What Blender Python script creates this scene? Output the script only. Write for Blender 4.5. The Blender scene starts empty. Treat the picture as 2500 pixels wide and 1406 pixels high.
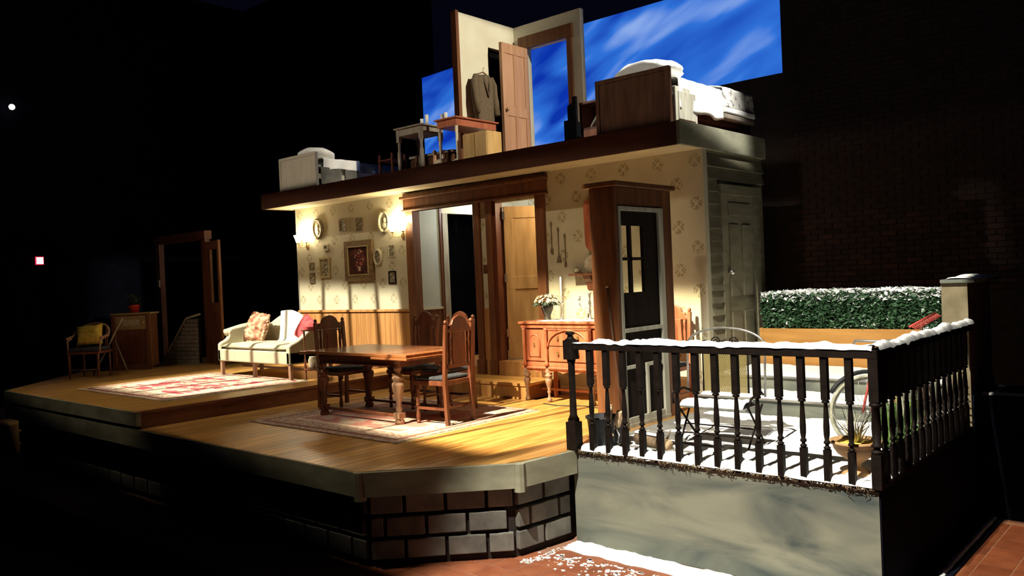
import bpy, bmesh, math, random
from math import pi, sin, cos, radians as rad, sqrt
from mathutils import Vector, Matrix, noise
S = bpy.context.scene
COL = S.collection
random.seed(7)

# ---------------------------------------------------------------- camera, world, exposure, stage lights
cd = bpy.data.cameras.new('camera'); cam = bpy.data.objects.new('camera', cd); COL.objects.link(cam)
R_ = Vector((0.74919039, 0.66094608, -0.04317447)); U_ = Vector((0.02456114, 0.03741641, 0.99899788)); W_ = Vector((-0.66189917, 0.74950003, -0.01179843))
cam.matrix_world = Matrix(((R_.x, U_.x, -W_.x, 0), (R_.y, U_.y, -W_.y, 0), (R_.z, U_.z, -W_.z, 1.5), (0, 0, 0, 1)))
cd.sensor_width = 36; cd.lens = 36 * 2029.6 / 2500; cd.clip_end = 200
S.camera = cam
S.view_settings.view_transform = 'Standard'; S.view_settings.look = 'None'; S.view_settings.gamma = 1
S.view_settings.use_curve_mapping = False
S.view_settings.exposure = 0.0
w = bpy.data.worlds.new('world'); S.world = w; w.use_nodes = True
w.node_tree.nodes['Background'].inputs[0].default_value = (0.25, 0.3, 1, 1)
w.node_tree.nodes['Background'].inputs[1].default_value = 0.004

def spot(loc, target, power, color, left, right, near, far, bars=(), bw=.02, rad_=.04, soft=.02, size=110):
    """A profile spot: its shutters (left/right/near/far are world points on the beam's edges) and an optional gobo of window bars."""
    ld = bpy.data.lights.new('profile_spot', 'SPOT'); ld.energy = power; ld.color = color
    ld.spot_size = rad(size); ld.spot_blend = .1; ld.shadow_soft_size = rad_
    o = bpy.data.objects.new('profile_spot', ld); COL.objects.link(o)
    q = (Vector(target) - Vector(loc)).to_track_quat('-Z', 'Y')
    o.rotation_euler = q.to_euler(); o.location = loc
    qi = q.inverted()
    def uv(p):
        d = qi @ (Vector(p) - Vector(loc)); return d.x / abs(d.z), d.y / abs(d.z)
    u0, u1, v0, v1 = uv(left)[0], uv(right)[0], uv(near)[1], uv(far)[1]
    bs = [uv(b)[0] for b in bars]
    ld.use_nodes = True; nt = ld.node_tree; N = nt.nodes; L = nt.links
    em = [n for n in N if n.type == 'EMISSION'][0]
    tc = N.new('ShaderNodeTexCoord'); sp = N.new('ShaderNodeSeparateXYZ'); L.new(tc.outputs['Normal'], sp.inputs[0])
    def m(op, a, b=None):
        n = N.new('ShaderNodeMath'); n.operation = op
        for i, v in enumerate((a, b)):
            if v is None: continue
            if isinstance(v, (int, float)): n.inputs[i].default_value = v
            else: L.new(v, n.inputs[i])
        return n.outputs[0]
    az = m('ABSOLUTE', sp.outputs[2]); u = m('DIVIDE', sp.outputs[0], az); v = m('DIVIDE', sp.outputs[1], az)
    def ss(x, a, b):
        n = N.new('ShaderNodeMapRange'); n.interpolation_type = 'SMOOTHSTEP'; L.new(x, n.inputs['Value'])
        n.inputs['From Min'].default_value = a; n.inputs['From Max'].default_value = b; return n.outputs[0]
    if not isinstance(soft, (tuple, list)): soft = (soft,) * 4
    k = m('MULTIPLY', m('MULTIPLY', ss(u, u0 - soft[0], u0 + soft[0]), ss(u, u1 + soft[1], u1 - soft[1])),
          m('MULTIPLY', ss(v, v0 - soft[2], v0 + soft[2]), ss(v, v1 + soft[3], v1 - soft[3])))
    for b in bs: k = m('MULTIPLY', k, ss(m('ABSOLUTE', m('SUBTRACT', u, b)), bw * .5, bw * 1.5))
    L.new(k, em.inputs['Strength'])
    return o

WARM = (1, .80, .52); NEU = (1, .93, .78)
# living room: window gobo, and a wash on the wall above it
spot((-11.4, .5, 8.5), (-11, 6.5, .8), 13000, (1, .92, .74), (-12.6, 6, .2), (-9.69, 8.33, 1.3), (-11, 5.0, .2), (-11, 8.33, 1.46),
     bars=[(-11.6, 8.33, 1.3), (-10.88, 8.33, 1.3), (-10.2, 8.33, 1.3)], bw=.0045, soft=(.05, .006, .03, .012))
spot((-11.2, 1.6, 9.0), (-11, 7, 1.2), 900, (1, .84, .58), (-13.8, 6, .2), (-9, 8, 1.3), (-11, 4.10, -.09), (-11, 8.33, 2.45), soft=(.12, .06, .006, .01))
# dining room: window gobo on floor, sideboard, low wall; and a wash
spot((-6.6, .5, 8.5), (-6, 6.5, .8), 23000, (1, .87, .58), (-7.0, 5.6, 0), (-4.62, 6.6, 0), (-6.2, 5.35, 0), (-6, 8.33, 1.34),
     bars=[(-5.75, 6.5, 0), (-6.7, 6.5, 0)], bw=.003, soft=(.07, .006, .02, .012))
spot((-6.8, 1.4, 9.0), (-6.5, 6.5, 1.0), 900, (1, .84, .58), (-9.4, 6, 0), (-4.5, 8, 1.3), (-6.6, 4.10, -.09), (-6, 8.33, 2.42), soft=(.12, .05, .006, .01))
# patio key, and the tiles to its right
spot((-2.7, .5, 8.5), (-2.7, .51, 0), 8800, (1, .95, .82), (-4.70, 5.6, 0), (-1.625, 7, -.8), (-3, 4.2, -.8), (-3, 9.7, 1.22), soft=(.025, .002, .03, .03), size=130)
spot((-1.9, 5.0, 9.0), (-1.9, 5.01, -.8), 4200, (1, .80, .56), (-1.62, 6, -.8), (-.6, 6, -.8), (-1.5, 4.8, -.8), (-1.5, 8.22, -.8), soft=.006, size=130)
# upstairs: side light from the right, front light along the edge of the upper floor, bright special on the right bed
spot((1.2, 8.0, 7.9), (-7.4, 9.0, 4.0), 4800, (1, .90, .70), (-8.4, 8.0, 4), (-8.4, 9.9, 4.5), (-6.2, 8.5, 3.12), (-8.4, 9.4, 5.36), soft=(.02, .03, .01, .01))
spot((-9.0, -.5, 6.8), (-9.0, 8.0, 3.5), 1300, (1, .90, .74), (-12.6, 8, 3.6), (-4.4, 8, 3.6), (-9, 7.88, 3.14), (-9, 8.2, 3.76), soft=(.01, .01, .004, .006))
spot((-1.5, 8.2, 8.6), (-4.9, 8.7, 3.6), 5200, (1, .97, .90), (-4.6, 7.93, 3.7), (-4.6, 9.35, 3.6), (-4.45, 8.8, 2.98), (-5.7, 8.6, 3.7), soft=(.01, .04, .012, .03))
# behind the doors
for loc, c, p in (((-8.75, 9.6, 2.62), (.90, .96, 1.0), 30), ((-6.6, 9.0, 2.6), (1, .80, .52), 60)):
    ld = bpy.data.lights.new('backstage_lamp', 'POINT'); ld.energy = p; ld.color = c; ld.shadow_soft_size = .08
    o = bpy.data.objects.new('backstage_lamp', ld); COL.objects.link(o); o.location = loc

# ---------------------------------------------------------------- materials
_mc = {}
def pmat(name, c1, c2=None, scale=(6, 6, 6), rough=.6, detail=4, ramp=(.35, .65), spec=.4, bump=0, rnd=0, metal=0, coord='Object', dist=0, sheen=0):
    if name in _mc: return _mc[name]
    m = bpy.data.materials.new(name); m.use_nodes = True; _mc[name] = m
    N = m.node_tree.nodes; L = m.node_tree.links; b = N['Principled BSDF']
    b.inputs['Roughness'].default_value = rough; b.inputs['Metallic'].default_value = metal
    b.inputs['Specular IOR Level'].default_value = spec
    if c2 is None: c2 = tuple(x * .8 for x in c1)
    tc = N.new('ShaderNodeTexCoord'); mp = N.new('ShaderNodeMapping'); mp.inputs['Scale'].default_value = scale
    L.new(tc.outputs[coord], mp.inputs[0])
    no = N.new('ShaderNodeTexNoise'); no.inputs['Scale'].default_value = 1; no.inputs['Detail'].default_value = detail; no.inputs['Distortion'].default_value = dist
    vec = mp.outputs[0]
    if rnd:
        oi = N.new('ShaderNodeObjectInfo'); va = N.new('ShaderNodeVectorMath'); va.operation = 'ADD'
        mu = N.new('ShaderNodeMath'); mu.operation = 'MULTIPLY'; mu.inputs[1].default_value = 37; L.new(oi.outputs['Random'], mu.inputs[0])
        L.new(vec, va.inputs[0]); L.new(mu.outputs[0], va.inputs[1]); vec = va.outputs[0]
    L.new(vec, no.inputs['Vector'])
    cr = N.new('ShaderNodeValToRGB'); cr.color_ramp.elements[0].position = ramp[0]; cr.color_ramp.elements[1].position = ramp[1]
    cr.color_ramp.elements[0].color = (*c1, 1); cr.color_ramp.elements[1].color = (*c2, 1); L.new(no.outputs['Fac'], cr.inputs[0])
    out = cr.outputs[0]
    if rnd:
        hs = N.new('ShaderNodeHueSaturation'); mr = N.new('ShaderNodeMapRange'); mr.inputs['To Min'].default_value = 1 - rnd; mr.inputs['To Max'].default_value = 1 + rnd
        L.new(oi.outputs['Random'], mr.inputs['Value']); L.new(mr.outputs[0], hs.inputs['Value']); L.new(out, hs.inputs['Color']); out = hs.outputs[0]
    L.new(out, b.inputs['Base Color'])
    if bump:
        bp = N.new('ShaderNodeBump'); bp.inputs['Strength'].default_value = bump; bp.inputs['Distance'].default_value = .01
        L.new(no.outputs['Fac'], bp.inputs['Height']); L.new(bp.outputs[0], b.inputs['Normal'])
    return m
def emat(name, c, s):
    m = bpy.data.materials.new(name); m.use_nodes = True; b = m.node_tree.nodes['Principled BSDF']
    b.inputs['Base Color'].default_value = (*[min(1, x) for x in c], 1); b.inputs['Emission Color'].default_value = (*c, 1); b.inputs['Emission Strength'].default_value = s
    return m
M = {}
M['plank'] = pmat('plank', (.34, .15, .035), (.66, .37, .11), (22, 1.6, 10), .30, ramp=(.3, .7), rnd=.22, spec=.5)
M['stage_edge'] = pmat('stage_edge', (.20, .19, .13), (.34, .33, .23), (2.2, 2.2, 5), .7, ramp=(.35, .62))
M['riser'] = pmat('riser', (.15, .05, .02), (.21, .075, .03), (2, 8, 20), .5)
M['fascia'] = pmat('fascia', (.055, .02, .012), (.085, .032, .018), (1, 4, 9), .6)
M['block'] = pmat('block', (.11, .105, .09), (.21, .20, .17), (5, 5, 5), .85, rnd=.2, bump=.5)
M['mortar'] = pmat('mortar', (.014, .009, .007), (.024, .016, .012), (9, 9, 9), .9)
M['tile'] = pmat('tile', (.21, .060, .026), (.29, .095, .042), (5, 5, 5), .55, rnd=.12, bump=.15)
M['grout'] = pmat('grout', (.34, .17, .10), (.27, .13, .08), (8, 8, 8), .8)
M['trim'] = pmat('trim', (.115, .040, .016), (.20, .078, .028), (14, 14, 1.6), .5, rnd=.05)
M['wains'] = pmat('wains', (.36, .17, .055), (.50, .26, .09), (16, 16, 1.4), .5, rnd=.06)
M['ddoor'] = pmat('ddoor', (.42, .25, .10), (.60, .39, .18), (9, 9, 1.2), .5)
M['updoor'] = pmat('updoor', (.38, .20, .11), (.50, .28, .16), (10, 10, 1), .5)
M['cream'] = pmat('cream', (.62, .58, .44), (.70, .66, .50), (3, 3, 3), .8)
M['uwall'] = pmat('uwall', (.66, .62, .48), (.72, .69, .55), (3, 3, 3), .8)
M['soffit'] = pmat('soffit', (.50, .44, .27), (.56, .50, .33), (3, 3, 3), .8)
M['teal'] = pmat('teal', (.52, .60, .56), (.58, .65, .61), (3, 3, 3), .8)
M['black'] = pmat('black', (.003, .003, .004), (.005, .005, .006), (4, 4, 4), .9, spec=.02)
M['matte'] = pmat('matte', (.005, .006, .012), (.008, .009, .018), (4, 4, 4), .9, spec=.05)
M['iron'] = pmat('iron', (.008, .005, .004), (.014, .009, .007), (20, 20, 20), .6, spec=.12)
M['conc'] = pmat('conc', (.065, .082, .078), (.27, .27, .20), (1.0, 1.0, 3.4), .8, detail=5, ramp=(.30, .66), dist=1.0)
M['stone'] = pmat('stone', (.20, .19, .165), (.32, .30, .26), (4, 4, 6), .85, bump=.3)
M['snow'] = pmat('snow', (.86, .87, .86), (.93, .93, .91), (9, 9, 9), .8, bump=.3)
M['clap'] = pmat('clap', (.19, .17, .105), (.27, .245, .16), (3, 3, 14), .75, rnd=.06)
M['screen'] = pmat('screen', (.33, .31, .24), (.50, .48, .38), (12, 12, 2), .7)
M['bdoor'] = pmat('bdoor', (.012, .008, .006), (.02, .013, .010), (10, 10, 2), .8, spec=.1)
M['mahog'] = pmat('mahog', (.33, .095, .045), (.50, .165, .08), (12, 12, 3), .38, spec=.5)
M['dark'] = pmat('darkwood', (.095, .028, .014), (.165, .055, .026), (14, 14, 3), .38, spec=.5)
M['tabletop'] = pmat('tabletop', (.22, .07, .025), (.34, .13, .05), (2, 18, 8), .22, spec=.55)
M['legwood'] = pmat('legwood', (.22, .12, .075), (.36, .22, .14), (12, 12, 4), .5)
M['navy'] = pmat('navy', (.015, .018, .028), (.05, .055, .07), (30, 30, 30), .9)
M['brown'] = pmat('brownwool', (.11, .08, .048), (.15, .112, .07), (40, 40, 40), .95)
M['white'] = pmat('whitecloth', (.80, .79, .74), (.88, .87, .83), (5, 5, 5), .9)
M['yellow'] = pmat('yellow', (.62, .42, .05), (.74, .54, .10), (14, 14, 14), .9, bump=.4)
M['brass'] = pmat('brass', (.42, .30, .12), (.55, .42, .2), (9, 9, 9), .35, metal=.8)
M['silver'] = pmat('silver', (.7, .68, .62), (.8, .78, .72), (9, 9, 9), .25, metal=.9)
M['pewter'] = pmat('pewter', (.16, .13, .08), (.24, .19, .12), (9, 9, 9), .5, metal=.3)
M['frame'] = pmat('frame', (.16, .10, .045), (.26, .17, .08), (20, 20, 20), .45)
M['gilt'] = pmat('gilt', (.34, .28, .14), (.50, .42, .22), (25, 25, 25), .45)
M['pale'] = pmat('paleframe', (.42, .39, .26), (.55, .52, .38), (25, 25, 25), .55)
M['photo'] = pmat('photo', (.10, .085, .05), (.42, .38, .26), (30, 30, 30), .6, ramp=(.4, .6))
M['terra'] = pmat('terracotta', (.40, .22, .09), (.55, .33, .15), (8, 8, 8), .7, bump=.2)
M['potdark'] = pmat('potdark', (.03, .025, .022), (.06, .05, .04), (8, 8, 8), .6)
M['redpot'] = pmat('redpot', (.5, .03, .03), (.6, .05, .04), (8, 8, 8), .5)
M['leafdark'] = pmat('leafdark', (.03, .05, .03), (.09, .12, .09), (30, 30, 30), .6)
M['petal'] = pmat('petal', (.50, .42, .28), (.72, .66, .50), (20, 20, 20), .7)
M['bark'] = pmat('bark', (.14, .09, .05), (.25, .17, .10), (30, 30, 30), .9, bump=.6)
M['cut'] = pmat('cutwood', (.60, .40, .22), (.74, .54, .33), (30, 30, 30), .8)
M['rubber'] = pmat('rubber', (.012, .012, .013), (.025, .025, .028), (20, 20, 20), .6)
M['steel'] = pmat('steel', (.35, .34, .31), (.5, .49, .45), (20, 20, 20), .4, metal=.7)
M['redmetal'] = pmat('redmetal', (.45, .05, .04), (.55, .09, .07), (20, 20, 20), .5)
M['pole'] = pmat('polewood', (.10, .04, .02), (.17, .08, .04), (20, 20, 3), .6)
M['straw'] = pmat('straw', (.34, .32, .22), (.55, .53, .40), (20, 20, 20), .8)
M['green'] = pmat('greenleaf', (.05, .11, .02), (.14, .26, .05), (20, 20, 20), .6)
M['radio'] = pmat('radio', (.13, .055, .028), (.20, .09, .045), (16, 16, 3), .4)
M['radiotop'] = pmat('radiotop', (.34, .25, .12), (.44, .33, .17), (9, 9, 9), .45)
M['yellowdoor'] = pmat('yellowdoor', (.50, .30, .10), (.62, .40, .16), (12, 12, 2), .55)
M['planter'] = pmat('planterwood', (.38, .17, .035), (.54, .27, .07), (1.2, 8, 9), .5)
M['greywood'] = pmat('greywood', (.20, .17, .13), (.28, .24, .19), (12, 12, 2), .6)
M['bedbrown'] = pmat('bedbrown', (.050, .022, .012), (.085, .040, .022), (14, 14, 2), .8, spec=.08)
M['bedpale'] = pmat('bedpale', (.42, .39, .30), (.50, .46, .36), (10, 10, 2), .6)
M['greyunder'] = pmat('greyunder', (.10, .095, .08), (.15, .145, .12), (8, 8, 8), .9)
M['glow'] = emat('shade_glow', (1, .86, .58), 14)
M['lampwhite'] = emat('lamp_white', (1, .97, .9), 3)
M['exitred'] = emat('exit_red', (1, .03, .08), 1.2)
M['exitwhite'] = emat('exit_white', (1, .82, .88), 2.2)
def glass(name, rough=.02, tint=(1, 1, 1)):
    m = bpy.data.materials.new(name); m.use_nodes = True; N = m.node_tree.nodes; L = m.node_tree.links
    t = N.new('ShaderNodeBsdfTransparent'); t.inputs[0].default_value = (*tint, 1); g = N.new('ShaderNodeBsdfGlossy'); g.inputs['Roughness'].default_value = rough
    mx = N.new('ShaderNodeMixShader'); mx.inputs[0].default_value = .06; L.new(t.outputs[0], mx.inputs[1]); L.new(g.outputs[0], mx.inputs[2])
    L.new(mx.outputs[0], N['Material Output'].inputs['Surface']); return m
M['glass'] = glass('glass', tint=(.93, .95, .93))

def nodes_for(name, rough=.8):
    m = bpy.data.materials.new(name); m.use_nodes = True; N = m.node_tree.nodes; L = m.node_tree.links
    b = N['Principled BSDF']; b.inputs['Roughness'].default_value = rough
    tc = N.new('ShaderNodeTexCoord'); sp = N.new('ShaderNodeSeparateXYZ'); L.new(tc.outputs['Object'], sp.inputs[0])
    def mt(op, a, b2=None, c=None, clamp=False):
        n = N.new('ShaderNodeMath'); n.operation = op; n.use_clamp = clamp
        for i, v in enumerate((a, b2, c)):
            if v is None: continue
            if isinstance(v, (int, float)): n.inputs[i].default_value = v
            else: L.new(v, n.inputs[i])
        return n.outputs[0]
    def mix(f, a, c):
        n = N.new('ShaderNodeMix'); n.data_type = 'RGBA'
        if isinstance(f, (int, float)): n.inputs[0].default_value = f
        else: L.new(f, n.inputs[0])
        for i, v in ((6, a), (7, c)):
            if isinstance(v, tuple): n.inputs[i].default_value = (*v, 1)
            else: L.new(v, n.inputs[i])
        return n.outputs[2]
    def noi(scale, detail=3, dist=0, vec=None):
        n = N.new('ShaderNodeTexNoise'); n.inputs['Detail'].default_value = detail; n.inputs['Distortion'].default_value = dist
        mp = N.new('ShaderNodeMapping'); mp.inputs['Scale'].default_value = scale; L.new(tc.outputs['Object'], mp.inputs[0]); L.new(mp.outputs[0], n.inputs['Vector']); n.inputs['Scale'].default_value = 1
        return n.outputs['Fac']
    def ss(x, a, b2):
        n = N.new('ShaderNodeMapRange'); n.interpolation_type = 'SMOOTHSTEP'; L.new(x, n.inputs['Value'])
        n.inputs['From Min'].default_value = a; n.inputs['From Max'].default_value = b2; return n.outputs[0]
    return m, N, L, b, sp, mt, mix, noi, ss

def wallpaper():
    m, N, L, b, sp, mt, mix, noi, ss = nodes_for('wallpaper', .85)
    base = mix(ss(noi((2.5, 2.5, 2.5)), .3, .7), (.50, .46, .32), (.57, .53, .38))
    masks = []
    for ox, oz in ((-4.815, 1.507), (-4.578, 1.272)):
        u = mt('WRAP', mt('SUBTRACT', sp.outputs[0], ox), .2375, -.2375); v = mt('WRAP', mt('SUBTRACT', sp.outputs[2], oz), .2435, -.2435)
        r = mt('SQRT', mt('ADD', mt('MULTIPLY', u, u), mt('MULTIPLY', v, v)))
        a = mt('ABSOLUTE', u); c = mt('ABSOLUTE', v)
        gap = mt('ABSOLUTE', mt('SUBTRACT', a, c))
        petal = mt('MULTIPLY', ss(gap, .006, .016), mt('MULTIPLY', ss(r, .085, .068), ss(r, .012, .024)))
        masks.append(petal)
    k = mt('MAXIMUM', masks[0], masks[1])
    k = mt('MULTIPLY', k, ss(noi((45, 45, 45), 2), .38, .56))
    L.new(mix(mt('MULTIPLY', k, .75), base, (.24, .18, .07)), b.inputs['Base Color']); return m
M['paper'] = wallpaper()

def rugmat(name, base, mid, accent, cx, cy, hx, hy, medal=True, grid=None):
    m, N, L, b, sp, mt, mix, noi, ss = nodes_for(name, .95)
    x = mt('ABSOLUTE', mt('SUBTRACT', sp.outputs[0], cx)); y = mt('ABSOLUTE', mt('SUBTRACT', sp.outputs[1], cy))
    e = mt('MAXIMUM', mt('SUBTRACT', x, hx), mt('SUBTRACT', y, hy))       # distance inside edge is negative
    col = mix(ss(noi((26, 26, 26), 3), .42, .58), base, accent)
    inner = mix(ss(noi((3.2, 6.5, 4), 4, 1.0), .46, .56), mid, tuple(min(1, c * .8) for c in accent))
    if grid:
        gx = mt('ABSOLUTE', mt('WRAP', sp.outputs[0], grid, 0)); gy = mt('ABSOLUTE', mt('WRAP', sp.outputs[1], grid, 0))
        g = mt('MAXIMUM', ss(gx, grid * .86, grid * .9), ss(gy, grid * .86, grid * .9))
    col = mix(ss(e, -.40, -.42), col, inner)
    if medal:
        d = mt('ADD', mt('DIVIDE', x, hx * .62), mt('DIVIDE', y, hy * .62))
        col = mix(mt('MULTIPLY', ss(d, 1.0, .97), .85), col, accent)
        col = mix(mt('MULTIPLY', ss(d, .6, .57), .8), col, mid)
    line = mt('MULTIPLY', ss(e, -.14, -.13), ss(e, -.08, -.09))
    col = mix(line, col, tuple(c * .5 for c in mid))
    line = mt('MULTIPLY', ss(e, -.40, -.39), ss(e, -.34, -.35))
    col = mix(line, col, tuple(min(1, c * 1.25) for c in accent))
    L.new(col, b.inputs['Base Color']); return m
M['rug1'] = rugmat('rug_red', (.36, .24, .17), (.46, .06, .07), (.66, .52, .38), -11.12, 5.72, 1.28, 1.04, medal=False)
M['rug2'] = rugmat('rug_faded', (.36, .22, .17), (.44, .17, .14), (.56, .44, .36), -7.25, 6.1, 1.25, 1.05, medal=False)

def skymat():
    m = bpy.data.materials.new('sky_drop'); m.use_nodes = True; N = m.node_tree.nodes; L = m.node_tree.links
    tc = N.new('ShaderNodeTexCoord')
    def nz(scale, rot, detail, dist, off=(0, 0, 0)):
        mp = N.new('ShaderNodeMapping'); mp.inputs['Scale'].default_value = scale; mp.inputs['Rotation'].default_value = (0, rot, 0); mp.inputs['Location'].default_value = off
        mp.vector_type = 'TEXTURE'; mp.inputs['Scale'].default_value = tuple(1 / s for s in scale)
        L.new(tc.outputs['Object'], mp.inputs[0]); n = N.new('ShaderNodeTexNoise'); n.inputs['Scale'].default_value = 1
        n.inputs['Detail'].default_value = detail; n.inputs['Distortion'].default_value = dist; L.new(mp.outputs[0], n.inputs['Vector']); return n.outputs['Fac']
    a = nz((.42, 1, 1.25), rad(-20), 2, .6, (3.1, 0, 1)); c = nz((.55, 1, 3.2), rad(-24), 3, .5)
    mx = N.new('ShaderNodeMath'); mx.operation = 'MULTIPLY_ADD'; mx.inputs[1].default_value = .2; L.new(c, mx.inputs[0])
    m2 = N.new('ShaderNodeMath'); m2.operation = 'MULTIPLY'; m2.inputs[1].default_value = .88; L.new(a, m2.inputs[0]); L.new(m2.outputs[0], mx.inputs[2])
    sp = N.new('ShaderNodeSeparateXYZ'); L.new(tc.outputs['Object'], sp.inputs[0])
    g = N.new('ShaderNodeMapRange'); g.inputs['From Min'].default_value = 5.6; g.inputs['From Max'].default_value = 3.6; g.inputs['To Min'].default_value = -.03; g.inputs['To Max'].default_value = .16
    L.new(sp.outputs[2], g.inputs['Value'])
    ad = N.new('ShaderNodeMath'); ad.operation = 'ADD'; L.new(mx.outputs[0], ad.inputs[0]); L.new(g.outputs[0], ad.inputs[1])
    cr = N.new('ShaderNodeValToRGB'); E = cr.color_ramp.elements
    E[0].position = .42; E[0].color = (.003, .032, .40, 1); E[1].position = .86; E[1].color = (.42, .58, .92, 1)
    x = cr.color_ramp.elements.new(.60); x.color = (.028, .165, .68, 1)
    L.new(ad.outputs[0], cr.inputs[0])
    b = N['Principled BSDF']; b.inputs['Base Color'].default_value = (.02, .02, .03, 1); L.new(cr.outputs[0], b.inputs['Emission Color']); b.inputs['Emission Strength'].default_value = 1.0
    b.inputs['Roughness'].default_value = 1; b.inputs['Specular IOR Level'].default_value = 0
    return m
M['sky'] = skymat()

def painting():
    m, N, L, b, sp, mt, mix, noi, ss = nodes_for('flower_painting', .5)
    r = mt('SQRT', mt('ADD', mt('POWER', mt('DIVIDE', sp.outputs[0], .13), 2), mt('POWER', mt('DIVIDE', mt('SUBTRACT', sp.outputs[2], .04), .17), 2)))
    vor = N.new('ShaderNodeTexVoronoi'); vor.inputs['Scale'].default_value = 22; tc = N.new('ShaderNodeTexCoord'); L.new(tc.outputs['Object'], vor.inputs['Vector'])
    fl = mt('MULTIPLY', ss(r, 1.1, .7), ss(vor.outputs['Distance'], .5, .25))
    bg = mix(ss(noi((9, 9, 9)), .4, .6), (.045, .015, .012), (.11, .03, .02))
    fc = mix(ss(noi((16, 16, 16)), .45, .55), (.45, .07, .05), (.70, .48, .36))
    vase = mt('MULTIPLY', ss(mt('ABSOLUTE', sp.outputs[0]), .035, .025), mt('MULTIPLY', ss(sp.outputs[2], -.17, -.16), ss(sp.outputs[2], -.09, -.10)))
    col = mix(fl, bg, fc); col = mix(vase, col, (.55, .42, .34))
    L.new(col, b.inputs['Base Color']); return m
M['painting'] = painting()

def plaid(name, base, line, per, wd):
    m, N, L, b, sp, mt, mix, noi, ss = nodes_for(name, .9)
    g = ss(mt('ABSOLUTE', mt('WRAP', sp.outputs[0], per, -per)), wd * 1.3, wd)
    col = mix(ss(noi((30, 30, 30)), .4, .6), base, tuple(c * .93 for c in base)); L.new(mix(mt('MULTIPLY', g, .6), col, line), b.inputs['Base Color']); return m
M['sofa'] = pmat('sofacloth', (.48, .45, .31), (.54, .51, .37), (40, 40, 40), .95)
M['throw'] = plaid('throwcloth', (.84, .84, .80), (.62, .62, .56), .14, .006)
M['ruffle'] = pmat('rufflecloth', (.30, .10, .06), (.62, .42, .26), (11, 11, 11), .9, bump=.8, ramp=(.38, .6))
M['redcush'] = pmat('redcush', (.48, .05, .06), (.60, .10, .10), (12, 12, 12), .9)
def quiltm():
    return pmat('quilt', (.70, .68, .62), (.26, .24, .22), (16, 16, 16), .9, ramp=(.52, .66), detail=2)
M['quilt'] = quiltm()
def meshmat():
    m, N, L, b, sp, mt, mix, noi, ss = nodes_for('metal_mesh', .5)
    b.inputs['Base Color'].default_value = (.26, .20, .07, 1)
    p = mt('ABSOLUTE', mt('WRAP', mt('ADD', sp.outputs[0], mt('MULTIPLY', sp.outputs[2], .6)), .009, -.009)); q = mt('ABSOLUTE', mt('WRAP', mt('SUBTRACT', sp.outputs[0], mt('MULTIPLY', sp.outputs[2], .6)), .009, -.009))
    hole = mt('GREATER_THAN', mt('MINIMUM', p, q), .0052)
    t = N.new('ShaderNodeBsdfTransparent'); mx = N.new('ShaderNodeMixShader'); L.new(hole, mx.inputs[0]); L.new(b.outputs[0], mx.inputs[1]); L.new(t.outputs[0], mx.inputs[2])
    L.new(mx.outputs[0], N['Material Output'].inputs['Surface']); return m
M['mesh'] = meshmat()
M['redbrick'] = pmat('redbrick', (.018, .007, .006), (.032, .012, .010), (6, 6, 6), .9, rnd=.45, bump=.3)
M['pillar'] = pmat('pillar', (.17, .135, .075), (.25, .205, .12), (6, 6, 6), .85, bump=.3)

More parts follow.
